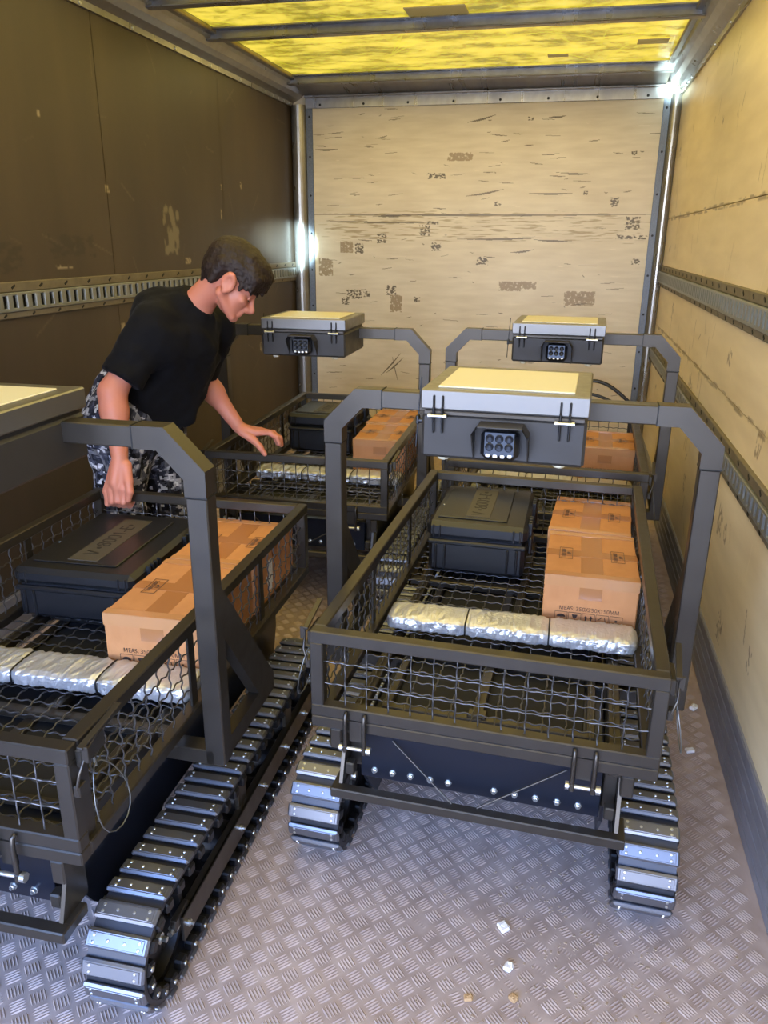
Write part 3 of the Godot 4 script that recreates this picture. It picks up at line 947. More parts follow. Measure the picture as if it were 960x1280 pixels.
	b.lathe(Vector3(side * 0.431, 0.093, 0), Vector3(side, 0, 0), [Vector2(0.008, 0), Vector2(0.008, 0.005), Vector2(0.004, 0.006), Vector2(0.004, 0.012), Vector2(0, 0.012)], 6)
	var cbolt := b.mesh()
	for z in [-0.215, -0.50, -0.66, -0.83, -1.0]: add("carrier_bolt", cbolt, M.zinc, tr, Transform3D(Basis(), Vector3(0, 0, z)))
	b = MB.new()
	b.cyl(Vector3(side * 0.415, 0.108, -0.235), Vector3(side * 0.415, 0.108, -0.165), 0.006, 8)
	b.cyl(Vector3(side * 0.415, 0.108, -0.192), Vector3(side * 0.415, 0.108, -0.178), 0.011, 6)
	part("tension_bolt", b, M.zinc, tr)
	b = MB.new()
	var pl := PackedVector2Array([Vector2(-0.09, 0.27), Vector2(-0.09, 0.36), Vector2(-1.20, 0.36), Vector2(-1.20, 0.27), Vector2(-1.14, 0.10), Vector2(-1.06, 0.10), Vector2(-0.98, 0.20), Vector2(-0.42, 0.20), Vector2(-0.30, 0.10), Vector2(-0.22, 0.10), Vector2(-0.13, 0.20)])
	b.slab(pl, side * 0.275 - 0.004, side * 0.275 + 0.004)
	part("inner_plate", b, M.hull, tr)

func wire_grid(b: MB, o: Vector3, ax: Vector3, lx: float, ay: Vector3, ly: float, pitch: float) -> void:
	# crimped grid: wires along ax and ay
	var nn := ax.cross(ay)
	var kx := int(round(lx / pitch))
	var ky := int(round(ly / pitch))
	for i in range(1, kx):
		var p := o + ax * (lx * i / kx)
		b.wire(p, p + ay * ly, (nn + ax * 0.6).normalized(), 0.0018, ly / ky, float(i % 2), 0.0019)
	for j in range(1, ky):
		var p := o + ay * (ly * j / ky)
		b.wire(p, p + ax * lx, (nn * 0.7 + ay).normalized(), 0.0021, lx / kx, float((j + 1) % 2), 0.0019)

func tube_bar(b: MB, a: Vector3, c: Vector3, w: float, h: float) -> void:
	b.bar(a, c, w, h, 0.0025)

func make_robot() -> Node3D:
	var rb := root_node("tracked_robot")
	var b := MB.new()
	# hull
	b.box(Vector3(0, 0.331, -0.64), Vector3(0.53, 0.102, 1.16), 0.004)
	var hull := part("hull", b, M.hull, rb)
	b = MB.new()
	b.box(Vector3(0, 0.334, -0.052), Vector3(0.528, 0.118, 0.008), 0.0015)
	part("front_plate", b, M.hull, hull)
	for z in [-0.38, -0.89]:
		b = MB.new()
		b.box(Vector3(0, 0.3845, z), Vector3(0.44, 0.006, 0.44), 0.002)
		part("deck_cover", b, M.deck, hull)
	b = MB.new()
	b.lathe(Vector3.ZERO, Vector3.BACK, [Vector2(0.008, 0), Vector2(0.008, 0.002), Vector2(0.006, 0.002), Vector2(0.006, 0.007), Vector2(0.0035, 0.008), Vector2(0.003, 0.011), Vector2(0, 0.011)], 6)
	var bolt := b.mesh()
	for x in [-0.232, -0.190, -0.148, -0.103, -0.062, 0.040, 0.085, 0.130, 0.176, 0.220]:
		add("bolt", bolt, M.zinc, hull, Transform3D(Basis(), Vector3(x, 0.297, -0.048)))
	# lid frames on the hull
	b = MB.new()
	for z in [-0.16, -0.60, -0.66, -1.12]:
		b.bar(Vector3(-0.235, 0.392, z), Vector3(0.235, 0.392, z), 0.020, 0.018, 0.002)
	for x in [-0.235, 0.235]:
		b.bar(Vector3(x, 0.3925, -0.15), Vector3(x, 0.3925, -0.61), 0.020, 0.018, 0.002)
		b.bar(Vector3(x, 0.3925, -0.65), Vector3(x, 0.3925, -1.13), 0.020, 0.018, 0.002)
	b.bar(Vector3(-0.02, 0.3935, -0.15), Vector3(-0.02, 0.3935, -1.13), 0.026, 0.018, 0.002)
	b.box(Vector3(-0.02, 0.398, -0.17), Vector3(0.045, 0.02, 0.03), 0.003)
	part("hatch_frame", b, M.paint, hull)
	# corner gussets with a bolt on the deck
	for sx in [-1.0, 1.0]:
		b = MB.new()
		b.box(Vector3(sx * 0.215, 0.392, -0.095), Vector3(0.08, 0.006, 0.05), 0.002)
		part("deck_plate", b, M.paint, hull)
		b = MB.new()
		b.lathe(Vector3(sx * 0.235, 0.395, -0.09), Vector3.UP, [Vector2(0.012, 0), Vector2(0.012, 0.004), Vector2(0.008, 0.004), Vector2(0.008, 0.012), Vector2(0, 0.012)], 8)
		part("deck_bolt", b, M.zinc, hull)
	# tracks
	make_track(rb, -1.0)
	make_track(rb, 1.0)
	# bumper
	b = MB.new()
	tube_bar(b, Vector3(-0.318, 0.266, 0.004), Vector3(0.318, 0.266, 0.004), 0.026, 0.024)
	for sx in [-1.0, 1.0]:
		b.slab(PackedVector2Array([Vector2(-0.085, 0.39), Vector2(-0.045, 0.39), Vector2(-0.004, 0.275), Vector2(-0.085, 0.275)]), sx * 0.300 - 0.004, sx * 0.300 + 0.004)
		tube_bar(b, Vector3(sx * 0.305, 0.266, 0.0), Vector3(sx * 0.305, 0.266, -0.06), 0.026, 0.022)
		b.box(Vector3(sx * 0.282, 0.335, -0.080), Vector3(0.03, 0.10, 0.02), 0.003)
		b.box(Vector3(sx * 0.31, 0.395, -0.016), Vector3(0.026, 0.05, 0.026), 0.003)
		b.box(Vector3(sx * 0.283, 0.31, -0.03), Vector3(0.022, 0.03, 0.024), 0.003)
	part("bumper", b, M.paint, rb)
	b = MB.new()
	b.cyl(Vector3(-0.19, 0.384, -0.044), Vector3(-0.045, 0.285, 0.004), 0.0022, 6)
	part("stay_cable", b, M.paint, rb)
	b = MB.new()
	b.cyl(Vector3(0.19, 0.384, -0.044), Vector3(0.01, 0.285, 0.004), 0.0022, 6)
	part("stay_cable", b, M.paint, rb)
	# base frame of the basket
	var bars := [[Vector3(-HB, 0.4355, -0.015), Vector3(HB, 0.4355, -0.015), 0.03, 0.027], [Vector3(-HB, 0.4355, -BL + 0.015), Vector3(HB, 0.4355, -BL + 0.015), 0.03, 0.027]]
	for sx in [-1.0, 1.0]:
		bars.append([Vector3(sx * (HB - 0.015), 0.4355, -0.03), Vector3(sx * (HB - 0.015), 0.4355, -BL + 0.03), 0.03, 0.027])
		bars.append([Vector3(sx * 0.285, 0.409, -0.03), Vector3(sx * 0.285, 0.409, -BL + 0.03), 0.028, 0.026])
	for z in [-0.406, -0.86]: bars.append([Vector3(-HB + 0.03, 0.410, z), Vector3(HB - 0.03, 0.410, z), 0.026, 0.022])
	bars.append([Vector3(0.02, 0.4105, -0.42), Vector3(0.02, 0.4105, -BL + 0.03), 0.026, 0.021])
	for e in bars:
		b = MB.new()
		tube_bar(b, e[0], e[1], e[2], e[3])
		part("frame_bar", b, M.paint, rb)
	b = MB.new()
	wire_grid(b, Vector3(-HB + 0.03, 0.428, -BL + 0.03), Vector3.RIGHT, 2 * HB - 0.06, Vector3.BACK, BL - 0.06, 0.05)
	tag(part("floor_wires", b, M.wire, rb), "", "", "", "stuff")
	# front gate
	b = MB.new()
	tube_bar(b, Vector3(-HB, YT - 0.0145, -0.0145), Vector3(HB, YT - 0.0145, -0.0145), 0.029, 0.029)
	tube_bar(b, Vector3(-HB, 0.464, -0.0145), Vector3(HB, 0.464, -0.0145), 0.029, 0.028)
	for sx in [-1.0, 1.0]:
		tube_bar(b, Vector3(sx * (HB - 0.0145), 0.477, -0.0145), Vector3(sx * (HB - 0.0145), YT - 0.028, -0.0145), 0.029, 0.029)
	var gate := part("front_gate", b, M.paint, rb)
	b = MB.new()
	wire_grid(b, Vector3(-HB + 0.026, 0.474, -0.0145), Vector3.RIGHT, 2 * HB - 0.052, Vector3.UP, 0.158, 0.05)
	tag(part("gate_wires", b, M.wire, gate), "", "", "", "stuff")
	for sx in [-0.262, 0.222]:
		b = MB.new()
		for d in [-0.021, 0.021]:
			b.tube(PackedVector3Array([Vector3(sx + d, 0.470, 0.003), Vector3(sx + d, 0.468, 0.010), Vector3(sx + d, 0.45, 0.013), Vector3(sx + d, 0.40, 0.012), Vector3(sx + d, 0.385, 0.010)]), 0.005, 6)
			b.box(Vector3(sx + d, 0.386, 0.011), Vector3(0.010, 0.018, 0.012), 0.002)
		b.box(Vector3(sx, 0.425, -0.001), Vector3(0.03, 0.05, 0.004))
		part("hinge", b, M.paint, gate)
		b = MB.new()
		b.cyl(Vector3(sx - 0.034, 0.388, 0.011), Vector3(sx + 0.034, 0.388, 0.011), 0.0045, 8)
		b.cyl(Vector3(sx + 0.027, 0.388, 0.011), Vector3(sx + 0.036, 0.388, 0.011), 0.0095, 6)
		b.cyl(Vector3(sx - 0.034, 0.388, 0.011), Vector3(sx - 0.027, 0.388, 0.011), 0.009, 6)
		part("hinge_bolt", b, M.zinc, gate)
	# fixed sides and rear
	for sx in [-1.0, 1.0]:
		b = MB.new()
		var x: float = sx * (HB - 0.0145)
		tube_bar(b, Vector3(x, YT - 0.0145, -0.031), Vector3(x, YT - 0.0145, -BL), 0.029, 0.029)
		tube_bar(b, Vector3(x, 0.448, -BL + 0.0145), Vector3(x, YT - 0.028, -BL + 0.0145), 0.029, 0.029)
		for z in [-0.05, -0.47, -0.90]:
			b.box(Vector3(x + sx * 0.002, 0.54, z), Vector3(0.006, 0.19, 0.028), 0.001)
		var sp := part("side_panel", b, M.paint, rb)
		b = MB.new()
		wire_grid(b, Vector3(x, 0.448, -BL + 0.03), Vector3.BACK, BL - 0.06, Vector3.UP, 0.182, 0.05)
		tag(part("side_wires", b, M.wire, sp), "", "", "", "stuff")
		# gate latch with safety cable
		b = MB.new()
		b.box(Vector3(sx * 0.371, 0.628, -0.055), Vector3(0.012, 0.034, 0.07), 0.002)
		b.bar(Vector3(sx * 0.379, 0.652, -0.015), Vector3(sx * 0.385, 0.668, -0.13), 0.012, 0.006, 0.001)
		b.bar(Vector3(sx * 0.386, 0.625, -0.02), Vector3(sx * 0.386, 0.655, -0.02), 0.012, 0.006, 0.001)
		b.tube(PackedVector3Array([Vector3(sx * 0.380, 0.66, -0.09), Vector3(sx * 0.384, 0.645, -0.03), Vector3(sx * 0.380, 0.61, -0.004), Vector3(sx * 0.372, 0.58, -0.004)]), 0.003, 6)
		b.box(Vector3(sx * 0.371, 0.575, -0.014), Vector3(0.012, 0.022, 0.022), 0.002)
		part("gate_latch", b, M.paint, sp)
		b = MB.new()
		var pts := PackedVector3Array()
		for i in 19:
			var t := TAU * i / 18.0
			var q := 0.5 - 0.5 * cos(t)
			pts.append(Vector3(sx * (0.377 + 0.018 * sin(t * 0.5) + 0.012 * q), 0.60 - 0.135 * q, -0.055 + 0.058 * sin(t) * (0.55 + 0.45 * q) - 0.01 * q))
		b.tube(pts, 0.0013, 6, false, true)
		b.cyl(Vector3(sx * 0.375, 0.61, -0.055), Vector3(sx * 0.377, 0.592, -0.055), 0.004, 6)
		part("safety_cable", b, M.cable, sp)
	b = MB.new()
	tube_bar(b, Vector3(-HB + 0.029, YT - 0.0145, -BL + 0.0145), Vector3(HB - 0.029, YT - 0.0145, -BL + 0.0145), 0.029, 0.029)
	var rp := part("rear_panel", b, M.paint, rb)
	b = MB.new()
	wire_grid(b, Vector3(-HB + 0.026, 0.448, -BL + 0.0145), Vector3.RIGHT, 2 * HB - 0.052, Vector3.UP, 0.182, 0.05)
	tag(part("rear_wires", b, M.wire, rp), "", "", "", "stuff")
	# arch over the basket
	var za := -0.406
	var tw := 0.044
	for sx in [-1.0, 1.0]:
		var k: float = sx
		b = MB.new()
		tube_bar(b, Vector3(k * 0.435, 0.358, za), Vector3(k * 0.435, 0.968, za), tw, tw)
		var po := part("arch_post", b, M.paint, rb)
		b = MB.new()
		b.box(Vector3(k * 0.338, 0.376, za), Vector3(0.19, 0.036, tw), 0.002)
		part("arch_bracket", b, M.paint, po)
		# mitred elbow
		b = MB.new()
		var outer := [Vector2(0.457, 0.970), Vector2(0.457, 1.022), Vector2(0.378, 1.104), Vector2(0.312, 1.104)]
		var inner := [Vector2(0.412, 0.970), Vector2(0.412, 1.004), Vector2(0.360, 1.059), Vector2(0.312, 1.059)]
		for i in 3:
			var a: Vector2 = outer[i]
			var c: Vector2 = outer[i + 1]
			var d: Vector2 = inner[i + 1]
			var e: Vector2 = inner[i]
			for f in [-1.0, 1.0]:
				var zf: float = za + f * (tw / 2 + 0.0008)
				b.quad(Vector3(k * a.x, a.y, zf), Vector3(k * c.x, c.y, zf), Vector3(k * d.x, d.y, zf), Vector3(k * e.x, e.y, zf), Vector3(0, 0, f))
			for g in [[a, c, 1.0], [e, d, -1.0]]:
				var p: Vector2 = g[0]
				var q: Vector2 = g[1]
				var dd := (q - p).normalized()
				var nn := Vector3(dd.y * k, -dd.x, 0) * float(g[2])
				b.quad(Vector3(k * p.x, p.y, za - tw / 2 - 0.0008), Vector3(k * p.x, p.y, za + tw / 2 + 0.0008), Vector3(k * q.x, q.y, za + tw / 2 + 0.0008), Vector3(k * q.x, q.y, za - tw / 2 - 0.0008), nn)
		for g in [[outer[0], inner[0], Vector3.DOWN], [outer[3], inner[3], Vector3(-k, 0, 0)]]:
			var p: Vector2 = g[0]
			var q: Vector2 = g[1]
			b.quad(Vector3(k * p.x, p.y, za - tw / 2), Vector3(k * p.x, p.y, za + tw / 2), Vector3(k * q.x, q.y, za + tw / 2), Vector3(k * q.x, q.y, za - tw / 2), g[2])
		part("arch_elbow", b, M.paint, rb)
		# seams
		b = MB.new()
		b.box(Vector3(k * 0.435, 0.969, za), Vector3(0.047, 0.0025, 0.047))
		part("weld_seam", b, M.slot, rb)
		b = MB.new()
		b.box(Vector3(k * 0.312, 1.082, za), Vector3(0.0025, 0.047, 0.047))
		part("weld_seam", b, M.slot, rb)
		b = MB.new()
		b.box(Vector3(k * 0.238, 1.082, za), Vector3(0.15, tw - 0.001, tw - 0.001), 0.0025)
		part("arch_beam", b, M.paint, rb)
		# brace behind the post
		b = MB.new()
		b.slab(PackedVector2Array([Vector2(za - 0.02, 0.775), Vector2(za - 0.02, 0.655), Vector2(za - 0.205, 0.402), Vector2(za - 0.02, 0.402), Vector2(za - 0.02, 0.358), Vector2(za - 0.305, 0.358), Vector2(za - 0.305, 0.405)]), k * 0.437 - 0.014, k * 0.437 + 0.014)
		part("arch_brace", b, M.paint, rb)
	# control box
	b = MB.new()
	b.box(Vector3(0, 1.060, -0.310), Vector3(0.330, 0.092, 0.314), 0.006)
	var cb := part("control_box", b, M.box_paint, rb)
	b = MB.new()
	b.box(Vector3(0, 1.110, -0.310), Vector3(0.318, 0.012, 0.30), 0.002)
	part("gasket", b, M.black, cb)
	b = MB.new()
	b.box(Vector3(0, 1.1085, -0.1535), Vector3(0.322, 0.010, 0.006), 0.002)
	part("lip", b, M.paint, cb)
	b = MB.new()
	b.box(Vector3(0, 1.1355, -0.311), Vector3(0.336, 0.041, 0.324), 0.003)
	var lid := part("lid", b, M.lid_paint, cb)
	lid.set_meta("label", "overhanging lid of the control box")
	b = MB.new()
	b.box(Vector3(0, 1.1575, -0.302), Vector3(0.274, 0.004, 0.250), 0.0015)
	var lp := part("lid_panel", b, M.white, cb)
	lp.set_meta("label", "white panel set in the lid")
	for x in [-0.130, 0.122]:
		b = MB.new()
		for d in [-0.009, 0.009]:
			b = MB.new()
			b.box(Vector3(x + d, 1.106, -0.1465), Vector3(0.0045, 0.078, 0.005), 0.0018)
			b.box(Vector3(x + d, 1.106, -0.143), Vector3(0.0045, 0.034, 0.008), 0.0018)
			part("latch_strap", b, M.black, cb)
		b = MB.new()
		b.cyl(Vector3(x - 0.017, 1.104, -0.139), Vector3(x + 0.017, 1.104, -0.139), 0.0035, 8)
		b.cyl(Vector3(x - 0.019, 1.104, -0.139), Vector3(x - 0.013, 1.104, -0.139), 0.0052, 6)
		b.cyl(Vector3(x + 0.013, 1.104, -0.139), Vector3(x + 0.019, 1.104, -0.139), 0.0052, 6)
		part("latch_bolt", b, M.zinc, cb)
		b = MB.new()
		b.cyl(Vector3(x * 0.95, 1.003, -0.19), Vector3(x * 0.95, 1.015, -0.19), 0.013, 12, 0.003)
		part("foot", b, M.white, cb)
	# lamp with folded hood
	b = MB.new()
	b.box(Vector3(0, 1.095, -0.127), Vector3(0.088, 0.004, 0.050), 0.001)
	for sx in [-1.0, 1.0]:
		b.quad(Vector3(sx * 0.044, 1.097, -0.152), Vector3(sx * 0.044, 1.097, -0.102), Vector3(sx * 0.056, 1.078, -0.104), Vector3(sx * 0.056, 1.078, -0.152), Vector3(sx * 0.85, 0.53, 0))
		b.quad(Vector3(sx * 0.0425, 1.095, -0.152), Vector3(sx * 0.0425, 1.095, -0.102), Vector3(sx * 0.0535, 1.0775, -0.104), Vector3(sx * 0.0535, 1.0775, -0.152), Vector3(-sx * 0.85, -0.53, 0))
		b.tri(Vector3(sx * 0.056, 1.078, -0.104), Vector3(sx * 0.056, 1.078, -0.152), Vector3(sx * 0.056, 1.02, -0.150), Vector3(sx, 0, 0))
		b.tri(Vector3(sx * 0.0535, 1.078, -0.104), Vector3(sx * 0.0535, 1.078, -0.152), Vector3(sx * 0.0535, 1.02, -0.150), Vector3(-sx, 0, 0))
		b.quad(Vector3(sx * 0.0535, 1.078, -0.104), Vector3(sx * 0.056, 1.078, -0.104), Vector3(sx * 0.056, 1.02, -0.150), Vector3(sx * 0.0535, 1.02, -0.150), Vector3(0, -0.62, 0.78))
	part("lamp_hood", b, M.box_paint, cb)
	b = MB.new()
	b.box(Vector3(0, 1.056, -0.135), Vector3(0.076, 0.064, 0.036), 0.012)
	part("work_lamp", b, M.black, cb)
	b = MB.new()
	b.box(Vector3(0, 1.060, -0.1175), Vector3(0.060, 0.048, 0.004), 0.001)
	part("lamp_lens", b, M.lens, cb)
	b = MB.new()
	b.lathe(Vector3.ZERO, Vector3.BACK, [Vector2(0.0085, 0.002), Vector2(0.007, 0.003), Vector2(0.003, 0.0012), Vector2(0, 0.0012)], 10)
	var refl := b.mesh()
	for i in 3:
		for j in 2: add("reflector", refl, M.chrome_dark, cb, Transform3D(Basis(), Vector3((i - 1) * 0.019, 1.071 - j * 0.017, -0.1165)))
	b = MB.new()
	b.box(Vector3.ZERO, Vector3(0.0085, 0.0065, 0.005), 0.0015)
	var diode := b.mesh()
	for i in 4: add("lamp_diode", diode, M.led, cb, Transform3D(Basis(), Vector3((i - 1.5) * 0.0145, 1.0365 - 0.0012 * float(i == 1 or i == 2), -0.1165)))
	# whip aerial
	b = MB.new()
	b.cyl(Vector3(-0.166, 1.075, -0.22), Vector3(-0.186, 1.075, -0.22), 0.006, 8)
	b.box(Vector3(-0.187, 1.077, -0.22), Vector3(0.008, 0.02, 0.012), 0.002)
	b.tube(PackedVector3Array([Vector3(-0.187, 1.02, -0.205), Vector3(-0.187, 1.08, -0.22), Vector3(-0.184, 1.165, -0.235)]), 0.0016, 6)
	part("aerial", b, M.black, cb)
	return rb

# ---------------------------------------------------------------- what the robots carry; origins at the middle of the base
func lettering(parent: Node, s: String, height: float, at: Transform3D, m: Material, depth := 0.0012) -> MeshInstance3D:
	var t := TextMesh.new()
	var f := SystemFont.new()
	f.font_names = PackedStringArray(["Droid Sans"])
	t.font = f
	t.text = s
	t.font_size = 32
	t.pixel_size = height / 23.0
	t.depth = depth
	t.curve_step = 4.0
	return add("lettering", t, m, parent, at)

func make_case(w: float, d: float, h: float) -> Node3D:
	var c := root_node("equipment_case")
	var hl := h * 0.34     # lid height
	var b := MB.new()
	b.box(Vector3(0, (h - hl) / 2, 0), Vector3(w - 0.012, h - hl, d - 0.012), 0.012)
	b.box(Vector3(0, h - hl - 0.012, 0), Vector3(w - 0.004, 0.016, d - 0.004), 0.005)
	for sx in [-1.0, 1.0]:
		for t in [0.03, 0.058]:
			b.box(Vector3(sx * (w / 2 - t), (h - hl) * 0.46, d / 2 - 0.004), Vector3(0.008, (h - hl) * 0.74, 0.008), 0.003)
			b.box(Vector3(sx * (w / 2 - t), (h - hl) * 0.46, -d / 2 + 0.004), Vector3(0.008, (h - hl) * 0.74, 0.008), 0.003)
	part("body", b, M.plastic, c)
	b = MB.new()
	b.box(Vector3(0, h - hl / 2, 0), Vector3(w, hl - 0.004, d), 0.014)
	b.box(Vector3(-0.02, h + 0.0005, 0), Vector3(w * 0.70, 0.005, d * 0.78), 0.0022)
	for sx in [-1.0, 1.0]:
		for t in [0.022, 0.042]:
			b.box(Vector3(sx * (w / 2 - t), h - hl / 2 - 0.002, d / 2), Vector3(0.006, hl * 0.72, 0.005), 0.002)
	var ld := part("lid", b, M.plastic, c)
	# hinge ribs and latches along both long sides
	b = MB.new()
	b.box(Vector3.ZERO, Vector3(0.014, hl * 1.1, 0.006), 0.002)
	var rib := b.mesh()
	for i in 2:
		for k in 4: add("hinge_rib", rib, M.plastic, ld, Transform3D(Basis(), Vector3(w / 2 + 0.004, h - hl * 0.62, (i - 0.5) * d * 0.5 + (k - 1.5) * 0.022)))
	for i in 2:
		b = MB.new()
		b.box(Vector3(w / 2 + 0.008, h - hl * 1.25, (i - 0.5) * d * 0.62), Vector3(0.014, 0.055, 0.07), 0.005)
		b.box(Vector3(w / 2 + 0.016, h - hl * 1.65, (i - 0.5) * d * 0.62), Vector3(0.010, 0.022, 0.06), 0.004)
		part("latch", b, M.plastic, c)
	b = MB.new()
	var pts := PackedVector3Array()
	for p in [Vector2(-0.07, 0), Vector2(-0.062, 0.022), Vector2(-0.04, 0.034), Vector2(0.04, 0.034), Vector2(0.062, 0.022), Vector2(0.07, 0)]:
		pts.append(Vector3(-w / 2 - p.y * 0.3 + 0.002, h * 0.52, p.x))
	b.tube(pts, 0.007, 8)
	for s in [-0.07, 0.07]: b.box(Vector3(-w / 2 - 0.004, h * 0.55, s), Vector3(0.018, 0.03, 0.02), 0.004)
	part("handle", b, M.plastic, c)
	b = MB.new()
	b.box(Vector3(-0.005, h + 0.0035, 0.0), Vector3(w * 0.25, 0.0025, d * 0.70), 0.0008)
	part("nameplate", b, M.plastic_label, ld)
	var tl := lettering(ld, "V •8001-E•", 0.040, Transform3D(Basis(Vector3.UP, PI / 2) * Basis(Vector3.RIGHT, -PI / 2), Vector3(-0.005, h + 0.0048, 0.0)), M.letter_dark, 0.001)
	tl.scale = Vector3(d * 0.62 / 0.235, 1, 1) if false else tl.scale
	b = MB.new()
	b.lathe(Vector3(-w * 0.41, h + 0.001, d * 0.1), Vector3.UP, [Vector2(0.005, 0), Vector2(0.004, 0.002), Vector2(0, 0.003)], 10)
	part("vent_valve", b, M.chrome, ld)
	return c

func make_carton(rear: bool) -> Node3D:
	var c := root_node("cardboard_carton")
	var w := 0.25
	var d := 0.345
	var h := 0.15
	var b := MB.new()
	b.box(Vector3(0, h / 2, 0), Vector3(w, h, d), 0.003)
	part("carton_body", b, M.card, c)
	# folded flaps meet in the middle
	b = MB.new()
	b.box(Vector3(-w / 4 - 0.0005, h + 0.0008, 0), Vector3(w / 2 - 0.002, 0.0024, d - 0.002), 0.0008)
	part("flap", b, M.card, c)
	b = MB.new()
	b.box(Vector3(w / 4 + 0.0005, h + 0.0008, 0), Vector3(w / 2 - 0.002, 0.0024, d - 0.002), 0.0008)
	part("flap", b, M.card, c)
	b = MB.new()
	b.box(Vector3(0, h + 0.0024, 0), Vector3(0.060, 0.0009, d + 0.001))
	b.box(Vector3(0, h - 0.03, d / 2 + 0.0006), Vector3(0.060, 0.064, 0.0009))
	b.box(Vector3(0, h - 0.03, -d / 2 - 0.0006), Vector3(0.060, 0.064, 0.0009))
	b.box(Vector3(0, h + 0.0029, 0), Vector3(w + 0.001, 0.0009, 0.045))
	b.box(Vector3(-w / 2 - 0.0006, h - 0.02, 0), Vector3(0.0009, 0.045, 0.045))
	b.box(Vector3(w / 2 + 0.0006, h - 0.02, 0), Vector3(0.0009, 0.045, 0.045))
	part("packing_tape", b, M.tape, c)
	for s in [-1.0, 1.0]:
		b = MB.new()
		b.box(Vector3(0, h + 0.0034, s * (d / 2 - 0.014)), Vector3(w, 0.0009, 0.028))
		b.box(Vector3(0, h - 0.012, s * (d / 2 + 0.0011)), Vector3(w, 0.030, 0.0009))
		part("clear_tape", b, M.tape_clear, c)
	# printed frames with THIS SIDE UP on both flaps
	for s in [-1.0, 1.0]:
		b = MB.new()
		var o := Vector3(s * 0.072, h + 0.0040, 0.005)
		for e in [[0.0, 0.042, 0.036, 0.0014], [0.0, -0.042, 0.036, 0.0014], [0.018, 0.0, 0.0014, 0.0854], [-0.018, 0.0, 0.0014, 0.0854]]:
			b.box(o + Vector3(e[0], 0, e[1]), Vector3(e[2], 0.0006, e[3]))
		part("printed_frame", b, M.ink, c)
		var turn := Basis(Vector3.UP, PI / 2) * Basis(Vector3.RIGHT, -PI / 2)
		lettering(c, "THIS SIDE", 0.0105, Transform3D(turn, o + Vector3(-0.006, 0.0002, 0)), M.ink, 0.0005)
		lettering(c, "UP", 0.0105, Transform3D(turn, o + Vector3(0.009, 0.0002, 0)), M.ink, 0.0005)
	# front print
	for s in [1.0]:
		var ft := Basis() if s > 0 else Basis(Vector3.UP, PI)
		lettering(c, "MEAS: 350X250X150MM", 0.0106, Transform3D(ft, Vector3(0.0, 0.058, s * (d / 2 + 0.0008))), M.ink, 0.0006)
		for i in 5:
			b = MB.new()
			b.xf = Transform3D(ft, Vector3(0, 0, s * (d / 2 + 0.0004)))
			var o := Vector3((i - 2) * 0.0365, 0.030, 0)
			for e in [[0, 0.0165, 0.033, 0.0012], [0, -0.0165, 0.033, 0.0012], [0.0165, 0, 0.0012, 0.033], [-0.0165, 0, 0.0012, 0.033]]:
				b.box(o + Vector3(e[0], e[1], 0), Vector3(e[2], e[3], 0.0007))
			if i == 0: # umbrella
				for k in 8:
					var a0 := PI * k / 8
					var a1 := PI * (k + 1) / 8
					b.tri(o + Vector3(0, 0.001, 0.0004), o + Vector3(cos(a0) * 0.012, 0.001 + sin(a0) * 0.009, 0.0004), o + Vector3(cos(a1) * 0.012, 0.001 + sin(a1) * 0.009, 0.0004), Vector3.BACK)
				b.box(o + Vector3(0, -0.005, 0), Vector3(0.0015, 0.013, 0.0007))
			elif i == 1: # glass
				b.quad(o + Vector3(-0.008, 0.011, 0.0004), o + Vector3(0.008, 0.011, 0.0004), o + Vector3(0.004, 0, 0.0004), o + Vector3(-0.004, 0, 0.0004), Vector3.BACK)
				b.box(o + Vector3(0, -0.005, 0), Vector3(0.002, 0.011, 0.0007))
				b.box(o + Vector3(0, -0.011, 0), Vector3(0.011, 0.002, 0.0007))
			elif i == 2: # two arrows up
				for q in [-0.007, 0.007]:
					b.tri(o + Vector3(q, 0.012, 0.0004), o + Vector3(q - 0.005, 0.003, 0.0004), o + Vector3(q + 0.005, 0.003, 0.0004), Vector3.BACK)
					b.box(o + Vector3(q, -0.003, 0), Vector3(0.0035, 0.012, 0.0007))
				b.box(o + Vector3(0, -0.012, 0), Vector3(0.024, 0.002, 0.0007))
			elif i == 3: # recycling triangle
				for k in 3:
					var a := PI / 2 + TAU * k / 3
					var c2 := PI / 2 + TAU * (k + 0.72) / 3
					b.bar(o + Vector3(cos(a), sin(a), 0) * 0.011, o + Vector3(cos(c2), sin(c2), 0) * 0.011, 0.0007, 0.002)
			else: # weight limit
				b.box(o + Vector3(0, -0.004, 0), Vector3(0.020, 0.0015, 0.0007))
				b.box(o + Vector3(0, 0.003, 0), Vector3(0.006, 0.006, 0.0007))
			part("handling_mark", b, M.ink, c)
	return c

